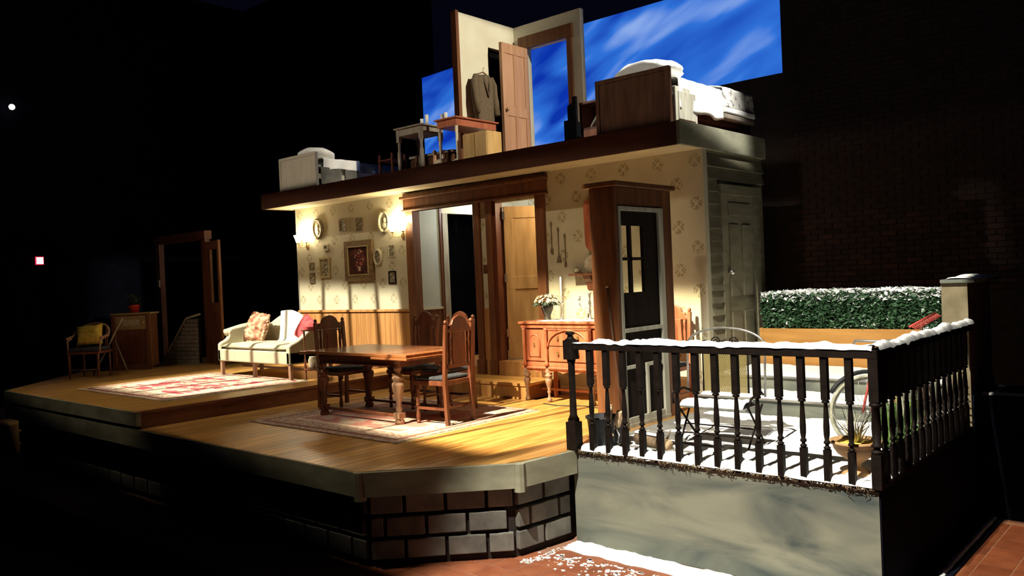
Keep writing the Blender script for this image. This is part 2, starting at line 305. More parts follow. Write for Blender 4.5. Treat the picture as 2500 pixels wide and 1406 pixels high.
# ---------------------------------------------------------------- mesh helpers
class MB:
    def __init__(s): s.v = []; s.f = []; s.sm = []
    def add(s, vs, fs, M_=None, smooth=False):
        n = len(s.v)
        s.v += [tuple(M_ @ Vector(p)) if M_ is not None else tuple(p) for p in vs]
        s.f += [tuple(i + n for i in f) for f in fs]; s.sm += [smooth] * len(fs); return s
    def box(s, x0, x1, y0, y1, z0, z1, M_=None):
        return s.add([(x0, y0, z0), (x1, y0, z0), (x1, y1, z0), (x0, y1, z0), (x0, y0, z1), (x1, y0, z1), (x1, y1, z1), (x0, y1, z1)],
                     [(0, 3, 2, 1), (4, 5, 6, 7), (0, 1, 5, 4), (1, 2, 6, 5), (2, 3, 7, 6), (3, 0, 4, 7)], M_)
    def prism(s, poly, z0, z1, M_=None):
        n = len(poly); return s.add([(x, y, z0) for x, y in poly] + [(x, y, z1) for x, y in poly],
              [tuple(range(n - 1, -1, -1)), tuple(range(n, 2 * n))] + [(i, (i + 1) % n, (i + 1) % n + n, i + n) for i in range(n)], M_)
    def xz(s, poly, y0, y1, M_=None):   # outline in the x-z plane, thickness along y
        n = len(poly); return s.add([(x, y0, z) for x, z in poly] + [(x, y1, z) for x, z in poly],
              [tuple(range(n)), tuple(range(2 * n - 1, n - 1, -1))] + [(i, i + n, (i + 1) % n + n, (i + 1) % n) for i in range(n)], M_)
    def yz(s, poly, x0, x1, M_=None):
        n = len(poly); return s.add([(x0, y, z) for y, z in poly] + [(x1, y, z) for y, z in poly],
              [tuple(range(n - 1, -1, -1)), tuple(range(n, 2 * n))] + [(i, (i + 1) % n, (i + 1) % n + n, i + n) for i in range(n)], M_)
    def lathe(s, prof, at=(0, 0, 0), n=12, M_=None, smooth=True):
        vs = []; fs = []
        for r, z in prof:
            for i in range(n): a = 2 * pi * i / n; vs.append((at[0] + r * cos(a), at[1] + r * sin(a), at[2] + z))
        k = len(prof)
        for j in range(k - 1):
            for i in range(n): fs.append((j * n + i, j * n + (i + 1) % n, (j + 1) * n + (i + 1) % n, (j + 1) * n + i))
        fs.append(tuple(range(n - 1, -1, -1))); fs.append(tuple(range((k - 1) * n, k * n)))
        return s.add(vs, fs, M_, smooth)
    def tube(s, pts, r, n=8, M_=None, closed=False):
        pts = [Vector(p) for p in pts]; k = len(pts); vs = []; fs = []
        rr = r if isinstance(r, (list, tuple)) else [r] * k
        ref = Vector((0, 0, 1))
        if abs((pts[1] - pts[0]).normalized().z) > .9: ref = Vector((1, 0, 0))
        for i, p in enumerate(pts):
            if closed: t = (pts[(i + 1) % k] - pts[i - 1]).normalized()
            else: t = (pts[min(i + 1, k - 1)] - pts[max(i - 1, 0)]).normalized()
            a = t.cross(ref)
            if a.length < 1e-3: a = t.cross(Vector((0, 1, 0)))
            a.normalize(); b = t.cross(a)
            for j in range(n): an = 2 * pi * j / n; vs.append(p + (a * cos(an) + b * sin(an)) * rr[i])
        for i in range(k if closed else k - 1):
            i2 = (i + 1) % k
            for j in range(n): fs.append((i * n + j, i * n + (j + 1) % n, i2 * n + (j + 1) % n, i2 * n + j))
        if not closed: fs.append(tuple(range(n - 1, -1, -1))); fs.append(tuple(range((k - 1) * n, k * n)))
        return s.add(vs, fs, M_, True)
    def ball(s, c, r, n=12, M_=None, nz=0, seed=0):
        if not isinstance(r, (tuple, list)): r = (r, r, r)
        m = n // 2 + 1; vs = [(c[0], c[1], c[2] + r[2])]; fs = []
        for j in range(1, m):
            t = pi * j / m
            for i in range(n):
                a = 2 * pi * i / n; d = Vector((sin(t) * cos(a), sin(t) * sin(a), cos(t)))
                k = 1 + nz * noise.noise(d * 2.3 + Vector((seed, seed * .7, 0)))
                vs.append((c[0] + d.x * r[0] * k, c[1] + d.y * r[1] * k, c[2] + d.z * r[2] * k))
        vs.append((c[0], c[1], c[2] - r[2]))
        for i in range(n): fs.append((0, 1 + i, 1 + (i + 1) % n))
        for j in range(m - 2):
            for i in range(n): a = 1 + j * n; fs.append((a + i, a + n + i, a + n + (i + 1) % n, a + (i + 1) % n))
        l = len(vs) - 1; a = 1 + (m - 2) * n
        for i in range(n): fs.append((l, a + (i + 1) % n, a + i))
        return s.add(vs, fs, M_, True)
    def grid(s, fn, nu, nv, M_=None, wrap=False):
        vs = [fn(i / nu, j / nv) for j in range(nv + 1) for i in range(nu + 1)]
        fs = [(j * (nu + 1) + i, j * (nu + 1) + i + 1, (j + 1) * (nu + 1) + i + 1, (j + 1) * (nu + 1) + i) for j in range(nv) for i in range(nu)]
        return s.add(vs, fs, M_, True)
    def build(s, name, mat, parent=None, bevel=0, loc=None, subsurf=0, solid=0, **props):
        me = bpy.data.meshes.new(name); me.from_pydata(s.v, [], s.f); me.update()
        me.polygons.foreach_set('use_smooth', s.sm)
        me.materials.append(M[mat] if isinstance(mat, str) else mat)
        o = bpy.data.objects.new(name, me); COL.objects.link(o)
        if parent is not None: o.parent = parent
        if loc: o.location = loc
        if solid:
            md = o.modifiers.new('s', 'SOLIDIFY'); md.thickness = solid; md.offset = 0
        if bevel:
            md = o.modifiers.new('b', 'BEVEL'); md.width = bevel; md.segments = 2; md.limit_method = 'ANGLE'; md.angle_limit = rad(50)
        if subsurf:
            md = o.modifiers.new('u', 'SUBSURF'); md.levels = subsurf; md.render_levels = subsurf
        for k, v in props.items(): o[k] = v
        return o
def B(*a): return MB().box(*a)
def thing(name, label, cat, loc=(0, 0, 0), rz=0, group=None, rx=0, ry=0):
    o = bpy.data.objects.new(name, None); COL.objects.link(o); o.location = loc; o.rotation_euler = (rx, ry, rz)
    o.empty_display_size = .1; o['label'] = label; o['category'] = cat
    if group: o['group'] = group
    return o
def tag(o, label, cat, group=None, kind=None):
    o['label'] = label; o['category'] = cat
    if group: o['group'] = group
    if kind: o['kind'] = kind
    return o
def copy_tree(o, loc, rz, label, group=None):
    c = o.copy(); COL.objects.link(c); c.location = loc; c.rotation_euler = (0, 0, rz); c['label'] = label
    if group: c['group'] = group
    def rec(src, dst):
        for ch in list(src.children):
            d = ch.copy(); COL.objects.link(d); d.parent = dst; rec(ch, d)
    rec(o, c); return c
def struct(o, label=None):
    o['kind'] = 'structure'
    if label: o['label'] = label
    return o
def nz(x, y, z=0): return noise.noise(Vector((x, y, z)))
def arc(cx, cz, rx, rz_, a0, a1, n): return [(cx + rx * cos(a0 + (a1 - a0) * i / n), cz + rz_ * sin(a0 + (a1 - a0) * i / n)) for i in range(n + 1)]
def share(name, me_obj, parent, loc, rz=0):
    o = me_obj.copy(); o.name = name; COL.objects.link(o); o.parent = parent; o.location = loc; o.rotation_euler = (0, 0, rz); return o

# ================================================================ THE SETTING
ZL = .193      # living room platform and door step
# auditorium floor of terracotta tiles
fl = struct(B(-22, 4, -2, 14, -.86, -.8035).build('floor', 'grout'), 'terracotta tiled auditorium floor around the stage')
struct(B(-22, -6.3, -2, 3.45, -.8035, -.80).build('trim_1', 'matte'), 'black sheet over the floor in front of the stage')  # flat black sheet over the grout, left of the tiles
ts = .235; tm = None
for i in range(-7, 18):
    for j in range(-8, 19):
        x = -4.5 + i * ts; y = 4.0 + j * ts
        if x > -.55 or y > 8.2 or (x > -1.9 and y < 4.6) or (-2.1 <= x < -1.8 and y > 5.6): continue
        if x < -4.4 and y > 4.0 + (x + 5.5) * 1.0 + .25: continue
        if -4.5 < x < -2.1 and y > 5.5: continue
        if y < 2.7 + .0 and x < -3.5: continue
        if x < -6.1: continue
        if tm is None:
            tm = B(-ts / 2 + .006, ts / 2 - .006, -ts / 2 + .006, ts / 2 - .006, 0, .009).build('tile', 'tile', fl, bevel=.002, loc=(x, y, -.809))
        else: share('tile', tm, fl, (x, y, -.809), random.choice((0, pi / 2, pi)))

# stage outline
A_ = (-5.37, 4.15); B_ = (-4.48, 5.05); C_ = (-4.40, 5.68)
stage_poly = [(-13.45, 4.15), A_, B_, C_, (-4.40, 8.35), (-15.6, 8.35), (-15.6, 6.4)]
sf = struct(MB().prism(stage_poly, -.2, -.02).build('floor_stage', 'mortar'), 'wooden stage floor of the dining room')
# planks run along y
def yspan(x):
    if x > A_[0]: y0 = A_[1] + (x - A_[0]) * (B_[1] - A_[1]) / (B_[0] - A_[0]) if x < B_[0] else B_[1] + (x - B_[0]) * 7.9
    else: y0 = 4.12
    return y0
pw = .105; x = -9.27; k = 0
while x < -4.41:
    x1 = min(x + pw, -4.40)
    ya, yb = yspan(x + .002) , yspan(x1 - .002)
    yend = 7.77 if x < -6.6 else 8.33
    j = 5.0 + 2.2 * random.random()
    cuts = [None, j, yend]
    for a, b in ((0, 1), (1, 2)):
        y0a = ya if a == 0 else cuts[a] + .002; y0b = yb if a == 0 else cuts[a] + .002; y1 = cuts[b]
        if y1 - max(y0a, y0b) < .05: continue
        m = MB(); g = .0018
        m.add([(x + g, y0a, -.02), (x1 - g, y0b, -.02), (x1 - g, y1, -.02), (x + g, y1, -.02), (x + g, y0a, 0), (x1 - g, y0b, 0), (x1 - g, y1, 0), (x + g, y1, 0)],
              [(0, 3, 2, 1), (4, 5, 6, 7), (0, 1, 5, 4), (1, 2, 6, 5), (2, 3, 7, 6), (3, 0, 4, 7)])
        m.build('plank', 'plank', sf)
    x = x1
# living-room platform
lp_poly = [(-13.45, 4.15), (-9.28, 4.15), (-9.28, 7.74), (-6.62, 7.74), (-6.62, 8.34), (-15.6, 8.34), (-15.6, 6.2), (-14.7, 5.3)]
lp = struct(MB().prism(lp_poly, 0, ZL - .02).build('floor_living', 'riser'), 'raised living room platform with brown riser')
x = -15.6
while x < -9.28:
    x1 = min(x + pw, -9.28)
    def yl(x):
        if x < -14.7: return 6.2 + (x + 15.6) * (5.3 - 6.2) / .9
        if x < -13.45: return 5.3 + (x + 14.7) * (4.12 - 5.3) / 1.25
        return 4.12
    ya, yb = yl(x), yl(x1); j = 5.9 + 1.6 * random.random()
    for s0, s1 in ((None, j), (j, 8.33)):
        m = MB(); a = ya if s0 is None else s0 + .002; b = yb if s0 is None else s0 + .002
        g = .0018
        m.add([(x + g, a, ZL - .02), (x1 - g, b, ZL - .02), (x1 - g, s1, ZL - .02), (x + g, s1, ZL - .02), (x + g, a, ZL), (x1 - g, b, ZL), (x1 - g, s1, ZL), (x + g, s1, ZL)],
              [(0, 3, 2, 1), (4, 5, 6, 7), (0, 1, 5, 4), (1, 2, 6, 5), (2, 3, 7, 6), (3, 0, 4, 7)])
        m.build('plank', 'plank', lp)
    x = x1
x = -9.28   # step in front of the doors: planks along x
for i in range(5):
    y0 = 7.735 + i * .121; B(-9.278, -6.61, y0 + .002, y0 + .119, ZL - .02, ZL).build('plank', 'plank', lp)
B(-9.3, -9.26, 4.11, 7.74, ZL - .03, ZL + .002).build('nosing', 'riser', lp)
B(-9.28, -6.60, 7.715, 7.745, ZL - .03, ZL + .002).build('nosing', 'wains', lp)
B(-9.28, -6.62, 7.728, 7.742, .0, ZL - .03).build('riser_board', 'wains', lp)

# stage fascia boards
fs = struct(B(-13.42, -5.40, 4.10, 4.15, -.20, -.003).build('trim_2', 'stage_edge'), 'weathered grey fascia board along the stage front')
def slab_between(p, q, z0, z1, t, name, mat, parent=None, bevel=0):
    p = Vector((*p, 0)); q = Vector((*q, 0)); d = (q - p); L_ = d.length; a = math.atan2(d.y, d.x)
    Mx = Matrix.Translation(p) @ Matrix.Rotation(a, 4, 'Z')
    return MB().box(0, L_, -t, 0, z0, z1, Mx).build(name, mat, parent, bevel=bevel)
slab_between((A_[0] + .01, A_[1]), B_, -.20, -.003, .05, 'fascia_board', 'stage_edge', fs)
slab_between(B_, C_, -.20, -.003, .05, 'fascia_board', 'stage_edge', fs)
for px, py in ((A_[0] + .005, A_[1] - .02), (B_[0] + .025, B_[1] - .015)):
    MB().lathe([(.05, -.23), (.05, -.002)], (px, py, 0), 8, smooth=False).build('corner_block', 'stage_edge', fs)
f2 = struct(B(-13.42, -9.25, 4.095, 4.15, .035, ZL - .003).build('trim_3', 'stage_edge'), 'grey fascia board of the living room platform')
slab_between((-14.7, 5.32), (-13.45, 4.12), .035, ZL - .003, .04, 'fascia_board', 'stage_edge', f2)
slab_between((-14.7, 5.32), (-13.45, 4.12), -.2, -.003, .04, 'fascia_board', 'stage_edge', fs)
# block skirt
sk = struct(MB().prism([(-13.3, 4.24), (A_[0] - .03, 4.24), (B_[0] - .09, B_[1] + .03), (C_[0] - .09, 5.7), (-4.6, 8), (-13.3, 8)], -.8, -.2).build('wall_stage', 'mortar'), 'grey stone block skirt below the stage edge')
bm_cache = {}
def blockrow(p, q, off, z0, h, length=.335):
    p = Vector((*p, 0)); q = Vector((*q, 0)); d = q - p; L_ = d.length; a = math.atan2(d.y, d.x); s0 = -off
    while s0 < L_ - .04:
        b0 = max(0.012, s0 + .014); b1 = min(L_ - .012, s0 + length - .014)
        if b1 - b0 > .05:
            key = (round(b1 - b0, 3), h); Lb = b1 - b0
            if key not in bm_cache:
                m = MB(); n = 5
                def f(u, v, Lb=Lb):
                    return (u * Lb, -.045 if 0 < u < 1 and 0 < v < 1 else 0, v * h)
                pts = [(0, -.03, .0), (Lb, -.03, 0), (Lb, -.03, h), (Lb * .6, -.03, h + .004), (Lb * .3, -.03, h - .002), (0, -.03, h)]
                m.xz([(p_[0], p_[2]) for p_ in pts], -.042, .01)
                bm_cache[key] = m.build('block', 'block', sk, bevel=.007); o = bm_cache[key]
            else: o = bm_cache[key].copy(); COL.objects.link(o); o.parent = sk
            o.location = p + d.normalized() * b0 + Vector((0, 0, z0)); o.rotation_euler = (0, 0, a)
        s0 += length
for r, z0 in enumerate((-.735, -.55, -.365)):
    off = .16 if r % 2 else .0
    blockrow((-13.3, 4.24), (A_[0] - .03, 4.24), off, z0, .15)
    blockrow((A_[0] - .03, 4.24), (B_[0] - .09, B_[1] + .03), off + .05, z0, .15)
    blockrow((B_[0] - .09, B_[1] + .03), (C_[0] - .09, 5.70), off + .03, z0, .15)

# patio deck
pt = struct(B(-4.40, -1.86, 5.69, 8.2, -.8, -.0).build('wall_patio', 'conc'), 'grey painted patio wall below the railing')
struct(B(-4.42, -1.85, 5.675, 5.70, -.022, .006).build('trim_4', 'iron'), 'dark edge strip on top of the patio wall')
struct(B(-1.862, -1.852, 5.70, 8.2, -.8, -.02).build('wall_patio_side', 'matte'), 'dark panel painting in the shade on the side of the patio platform')  # black panel puts the side's shade into colour; the wall itself is grey
struct(B(-1.875, -1.85, 5.69, 8.2, -.022, .006).build('trim_5', 'iron'), 'dark edge strip on the side of the patio')
pf = struct(B(-4.40, -1.87, 5.70, 9.3, .001, .004).build('floor_patio', 'stone'), 'grey stone patio floor')
# steps at the back of the patio
st = struct(B(-4.45, -1.92, 7.96, 8.5, 0, .172).build('floor_step', 'conc'), 'grey stone steps at the back of the patio')
B(-4.45, -1.92, 8.47, 9.42, 0, .335).build('upper_step', 'conc', st)
B(-4.45, -1.90, 7.93, 8.5, .152, .176).build('tread', 'stone', st, bevel=.006)
B(-4.45, -1.90, 8.44, 9.35, .317, .340).build('tread', 'stone', st, bevel=.006)
# planter panel
pl = thing('planter_box', 'long varnished wooden planter box under the hedge behind the patio', 'planter', (-3.35, 9.32, .34))
for i, (z0, z1) in enumerate(((0, .218), (.224, .44))):
    B(-.97, .98, -.02, .02, z0, z1).build('board', 'planter', pl, bevel=.004)
B(-.97, .98, .02, .42, 0, .43).build('box_body', 'planter', pl)
B(-.98, -.94, -.03, .42, 0, .445).build('end_post', 'planter', pl, bevel=.004)
# pillar + right-hand wall
pi_ = struct(B(-2.08, -1.865, 8.24, 9.1, -.8, 1.285).build('wall_pillar', 'pillar'), 'beige stone pillar at the patio back corner')
B(-2.08, -1.80, 8.2, 9.15, 1.285, 1.318).build('cap_stone', 'conc', pi_, bevel=.006)
rw = struct(B(-1.86, 2.6, 8.26, 9.0, -.8, .28).build('wall_right', 'matte'), 'low black wall with a ledge right of the patio')
struct(B(-1.855, -1.64, 5.55, 8.26, -.8, -.785).build('trim_6', 'matte'), 'dark floor strip painting in the shadow beside the patio')  # flat dark strip stands in for the shadow cast by the patio

# house: front wall with two doorways
X0, X1, YW, ZS = -12.28, -4.478, 8.35, 2.845
hw = MB()
for a, b, z0, z1 in ((X0, -9.26, ZL, ZS), (-9.26, -7.99, 2.56, ZS), (-7.99, -7.66, ZL, ZS), (-7.66, -6.87, 2.53, ZS), (-6.87, X1, 0, ZS)):
    hw.box(a, b, YW, YW + .09, z0, z1)
house = struct(hw.build('wall_back', 'paper'), 'cream wallpapered back wall with brown flower motifs')
struct(B(X0 - .02, X0, YW - .01, 9.9, ZL, ZS).build('wall_left', 'matte'), 'dark left end wall of the house')
B(X0 - .005, X0 + .012, YW - .012, YW + .01, ZL, ZS).build('corner_bead', 'screen', house)
# wainscot: boards
wn = struct(B(X0, -9.40, YW - .012, YW, ZL, 1.075).build('trim_7', 'wains'), 'vertical board wainscot on the living room wall')
x = X0
while x < -9.42:
    B(x + .002, min(x + .118, -9.40), YW - .026, YW - .010, ZL + .12, 1.05).build('board', 'wains', wn, bevel=.003); x += .12
B(X0, -9.40, YW - .05, YW, 1.065, 1.105).build('chair_rail', 'wains', wn, bevel=.006)
B(X0, -9.40, YW - .035, YW, ZL, ZL + .12).build('base_board', 'trim', wn, bevel=.005)
struct(B(-6.60, X1, YW - .02, YW, 0, .11).build('baseboard_back', 'cream'), 'pale baseboard behind the sideboard')
# door casings
c1 = struct(B(-9.41, -9.25, YW - .045, YW + .1, ZL, 2.58).build('door_1', 'trim'), 'brown cased doorway to the hall')
B(-8.01, -7.895, YW - .045, YW + .1, ZL, 2.58).build('casing', 'trim', c1, bevel=.006)
B(-8.03, -7.88, YW - .06, YW, ZL, ZL + .2).build('plinth', 'trim', c1, bevel=.005)
B(-9.44, -6.70, YW - .05, YW + .1, 2.56, 2.83).build('header', 'trim', c1, bevel=.006)
B(-9.47, -6.68, YW - .10, YW, 2.745, 2.785).build('crown_moulding', 'trim', c1, bevel=.008)
B(-9.46, -6.68, YW - .07, YW, 2.565, 2.59).build('crown_moulding', 'trim', c1, bevel=.006)
B(-8.0, -7.95, YW - .0, YW + .3, ZL, 2.55).build('jamb', 'trim', c1)
c2 = struct(B(-7.765, -7.655, YW - .05, YW + .14, ZL, 2.57).build('door_2', 'trim'), 'brown cased doorway with a panelled door standing ajar')
B(-6.885, -6.74, YW - .05, YW + .1, 0, 2.57).build('casing', 'trim', c2, bevel=.006)
B(-7.78, -7.64, YW - .065, YW, ZL, ZL + .2).build('plinth', 'trim', c2, bevel=.005)
B(-7.655, -7.60, YW - .02, YW + .12, ZL, 2.53).build('jamb', 'dark', c2)
sill = B(-7.66, -6.87, YW - .03, YW + .9, ZL, .386).build('sill_step', 'wains', c2, bevel=.005)
B(-9.26, -7.99, YW - .03, YW + 2.2, ZL, .30).build('sill_step', 'wains', c1, bevel=.005)
# white-hinged inner door
DM = Matrix.Translation((-7.585, 8.47, .40)) @ Matrix.Rotation(rad(50), 4, 'Z')
dr = struct(MB().box(0, .86, -.018, .018, 0, 2.08, DM).build('door_3', 'ddoor'), 'tan panelled inner door standing ajar')
for z0, z1, x0, x1 in ((0, .22, 0, .86), (.95, 1.12, 0, .86), (1.92, 2.08, 0, .86), (.22, .95, 0, .12), (.22, .95, .74, .86), (1.12, 1.92, 0, .12), (1.12, 1.92, .74, .86)):
    MB().box(x0, x1, -.03, -.016, z0, z1, DM).build('stile', 'ddoor', dr, bevel=.003)
for zz in (.3, 1.05, 1.9): MB().box(-.02, .015, -.034, .0, zz, zz + .11, DM).build('hinge', 'silver', dr)
MB().lathe([(.02, 0), (.028, .02), (.03, .04), (.0, .055)], (0, 0, 0), 10, DM @ Matrix.Translation((.80, -.03, 1.0)) @ Matrix.Rotation(rad(90), 4, 'X')).build('knob', 'brass', dr)
# strips of wall between the doors
sw = struct(B(-7.895, -7.765, YW - .012, YW, ZL, 1.10).build('trim_8', 'wains'), 'narrow wainscot strip between the two doorways')
tag(B(-7.875, -7.785, YW - .012, YW - .001, 1.585, 1.70).build('light_switch', 'dark', bevel=.003), 'brown switch plate on the wall strip between the doorways', 'light switch')
B(-7.834, -7.822, YW - .02, YW - .01, 1.63, 1.655).build('toggle', 'brass', bpy.data.objects['light_switch'])
# hall behind door 1 (side wall running away), and room behind door 2
hb = struct(B(-9.34, -9.26, YW + .1, 8.85, 1.10, ZS).build('wall_hall', 'teal'), 'pale green side wall of the hall')
B(-9.34, -9.26, 8.85, 12.4, 2.545, ZS).build('upper_wall', 'cream', hb)
B(-9.34, -9.255, YW + .1, 8.85, .3, 1.09).build('wainscot', 'trim', hb); B(-9.34, -9.235, YW + .1, 8.85, 1.08, 1.115).build('chair_rail', 'cream', hb)
B(-9.36, -9.235, 8.85, 8.90, .3, ZS).build('corner_strip', 'dark', hb)
B(-9.36, -9.225, 8.90, 9.01, .3, 2.545).build('casing', 'screen', hb)
B(-10.5, -10.4, 8.45, 11.8, .2, 2.84).build('hall_dark_backing', 'black', hb)  # black panels stand in for the unlit space beyond the hall doorway
B(-10.5, -9.34, 11.8, 11.88, .2, 2.84).build('hall_dark_backing', 'black', hb)
struct(B(-9.34, -5.6, 10.6, 10.66, .2, ZS).build('wall_far', 'paper'), 'papered wall seen above the inner door')
# slab / upper floor
sl = struct(B(-12.46, -4.49, 7.86, 9.92, ZS, 3.09).build('ceiling', 'soffit'), 'upper floor slab with a pale soffit over the rooms')
B(-12.46, -4.49, 7.82, 7.86, ZS + .0, 3.092).build('fascia_board', 'fascia', sl)
B(-12.50, -12.455, 7.82, 9.92, ZS, 3.092).build('fascia_board', 'fascia', sl)
B(-4.49, -4.45, 7.82, 9.92, ZS + .0, 3.10).build('fascia_board', 'stage_edge', sl, bevel=.004)
B(-12.46, -4.49, 7.86, 9.92, 3.09, 3.095).build('upper_floorboards', 'dark', sl)
# right side of the house: clapboards
rs = struct(B(-4.57, -4.50, YW + .09, 9.88, 0, ZS).build('wall_side', 'clap'), 'beige clapboard side wall of the house')
cb = None; z = .0; i = 0
while z < ZS - .05:
    for (ya, yb) in (((YW + .092, 8.70),) if z < 2.42 else ((YW + .092, 9.86),)):
        m = MB().add([(-4.50, ya, z), (-4.455, ya, z), (-4.495, ya, z + .145), (-4.50, ya, z + .145), (-4.50, yb, z), (-4.455, yb, z), (-4.495, yb, z + .145), (-4.50, yb, z + .145)],
                     [(0, 1, 2, 3), (7, 6, 5, 4), (0, 4, 5, 1), (1, 5, 6, 2), (2, 6, 7, 3), (3, 7, 4, 0)])
        m.build('clapboard', 'clap', rs)
    z += .14
sd = struct(B(-4.50, -4.455, 8.70, 8.80, .17, 2.50).build('door_4', 'clap'), 'beige panelled side door of the house')
B(-4.50, -4.455, 9.56, 9.68, .17, 2.50).build('casing', 'clap', sd); B(-4.50, -4.44, 8.68, 9.70, 2.36, 2.47).build('casing', 'clap', sd)
B(-4.50, -4.475, 8.80, 9.56, .17, 2.36).build('leaf', 'clap', sd)
for y0, y1, z0, z1 in ((8.90, 9.14, .35, 1.0), (9.22, 9.46, .35, 1.0), (8.90, 9.14, 1.18, 2.02), (9.22, 9.46, 1.18, 2.02), (8.90, 9.46, 2.12, 2.27)):
    B(-4.476, -4.462, y0, y1, z0, z1).build('panel', 'clap', sd, bevel=.006)
MB().lathe([(.025, 0), (.03, .02), (.034, .05), (.02, .07), (0, .075)], (0, 0, 0), 10, Matrix.Translation((-4.475, 8.86, 1.46)) @ Matrix.Rotation(rad(90), 4, 'Y')).build('knob', 'silver', sd)

# free-standing front door frame on the patio side
XF = -4.49
ff = struct(MB().box(-4.78, XF, 6.60, 6.655, 0, 2.335).build('door_5', 'trim', bevel=.006), 'tall brown door frame standing at the edge of the patio')
B(-4.76, XF, 7.46, 7.64, 0, 2.335).build('post', 'trim', ff, bevel=.006)
B(-4.775, XF - .003, 6.656, 7.459, 2.15, 2.334).build('lintel', 'trim', ff, bevel=.006)
B(-4.84, XF + .045, 6.565, 7.67, 2.336, 2.385).build('crown_moulding', 'trim', ff, bevel=.008)
B(-4.78, XF + .02, 6.656, 7.459, .0, .04).build('threshold', 'screen', ff)
sc = struct(B(-4.505, -4.48, 6.656, 6.69, .04, 2.15).build('door_6', 'screen'), 'weathered grey screen door in the brown frame')
B(-4.505, -4.477, 7.37, 7.46, .04, 2.15).build('stile', 'screen', sc, bevel=.003)
B(-4.505, -4.48, 6.69, 7.37, 2.105, 2.15).build('top_rail', 'screen', sc, bevel=.003)
B(-4.50, -4.477, 6.69, 7.37, .925, .965).build('middle_rail', 'screen', sc, bevel=.003)
B(-4.505, -4.48, 6.70, 6.98, .57, .605).build('lower_rail', 'screen', sc, bevel=.003)
B(-4.505, -4.48, 7.05, 7.33, .57, .605).build('lower_rail', 'screen', sc, bevel=.003)
B(-4.505, -4.48, 7.05, 7.09, .10, .57).build('lower_stile', 'screen', sc, bevel=.003)
B(-4.505, -4.48, 6.70, 7.36, .04, .10).build('bottom_rail', 'screen', sc, bevel=.003)
idr = struct(MB().box(-4.545, -4.51, 6.66, 7.45, .04, 1.31).box(-4.545, -4.51, 6.66, 7.45, 1.965, 2.145).box(-4.545, -4.51, 7.115, 7.45, 1.31, 1.965).build('door_7', 'bdoor'), 'black wooden door with a four-pane window')
B(-4.54, -4.512, 6.865, 6.91, 1.31, 1.965).build('muntin', 'bdoor', idr); B(-4.54, -4.512, 6.66, 7.115, 1.625, 1.655).build('muntin', 'bdoor', idr)
for y0, y1 in ((6.66, 6.865), (6.91, 7.115)):
    for z0, z1 in ((1.31, 1.625), (1.655, 1.965)): B(-4.530, -4.526, y0, y1, z0, z1).build('pane', 'glass', idr)
# upstairs walls
uw = struct(MB().box(-8.48, -8.40, 8.59, 9.20, 3.09, 5.36).box(-8.48, -8.40, 9.20, 9.62, 4.96, 5.36).box(-8.48, -8.40, 9.62, 9.88, 3.09, 5.36).build('wall_upper', 'uwall'), 'cream upstairs wall with a dark doorway')
B(-8.49, -8.39, 8.53, 8.59, 3.09, 5.38).build('end_board', 'trim', uw)
B(-8.56, -8.50, 9.15, 9.7, 3.09, 5.1).build('dark_backing', 'black', uw)
u2 = struct(MB().box(-8.40, -8.13, 9.80, 9.88, 3.09, 5.36).box(-8.13, -7.36, 9.80, 9.88, 4.98, 5.36).box(-7.36, -7.12, 9.80, 9.88, 3.09, 5.36).build('wall_upper_back', 'uwall'), 'cream upstairs back wall around the open doorway')
B(-8.26, -8.13, 9.76, 9.80, 3.09, 5.0).build('casing', 'trim', u2, bevel=.004); B(-7.36, -7.27, 9.76, 9.80, 3.09, 5.0).build('casing', 'trim', u2, bevel=.004)
B(-8.28, -7.25, 9.75, 9.80, 4.98, 5.17).build('casing', 'trim', u2, bevel=.004)
UM = Matrix.Translation((-8.125, 9.75, 3.10)) @ Matrix.Rotation(rad(-90), 4, 'Z') @ Matrix.Diagonal((.82, 1, 1, 1))
ud = struct(MB().box(0, .72, -.02, .02, 0, 1.87, UM).build('door_8', 'updoor'), 'brown panelled upstairs door standing open')
for z0, z1, x0, x1 in ((0, .2, 0, .72), (.80, .95, 0, .72), (1.72, 1.87, 0, .72), (.2, .8, 0, .1), (.2, .8, .62, .72), (.2, .8, .32, .4), (.95, 1.72, 0, .1), (.95, 1.72, .62, .72), (.95, 1.72, .32, .4)):
    MB().box(x0, x1, .018, .032, z0, z1, UM).build('stile', 'updoor', ud, bevel=.003)
MB().ball((.66, .06, .88), .028, 10, UM).build('knob', 'brass', ud)
# backdrop sky
NXs = 60
sk_ = MB().grid(lambda u, v: (-12.87 + u * 7.83, 12.0, 2.8 + v * (5.78 + .15 * min(1, u * 1.8) + (.7 if u > .8 else 0) - 2.8)), NXs, 6)
tag(sk_.build('sky_drop', 'sky'), 'bright blue painted sky backdrop with streaky clouds behind the house', 'backdrop')
# brick theatre wall
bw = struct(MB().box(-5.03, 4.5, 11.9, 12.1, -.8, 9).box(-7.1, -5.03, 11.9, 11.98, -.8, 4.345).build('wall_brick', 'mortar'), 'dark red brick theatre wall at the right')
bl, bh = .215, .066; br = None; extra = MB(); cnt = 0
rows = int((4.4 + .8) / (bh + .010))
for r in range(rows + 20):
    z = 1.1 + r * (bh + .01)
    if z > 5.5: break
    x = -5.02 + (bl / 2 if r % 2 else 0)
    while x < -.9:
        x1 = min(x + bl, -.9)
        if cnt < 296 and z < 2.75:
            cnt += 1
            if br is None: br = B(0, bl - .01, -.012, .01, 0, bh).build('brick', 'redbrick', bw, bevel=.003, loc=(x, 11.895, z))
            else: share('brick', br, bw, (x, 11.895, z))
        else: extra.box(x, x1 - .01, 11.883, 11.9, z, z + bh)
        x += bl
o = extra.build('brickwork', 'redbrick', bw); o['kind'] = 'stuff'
struct(B(-22, -12.9, 12.3, 12.4, -.8, 9).build('wall_masking', 'black'), 'black masking behind the set at the left')
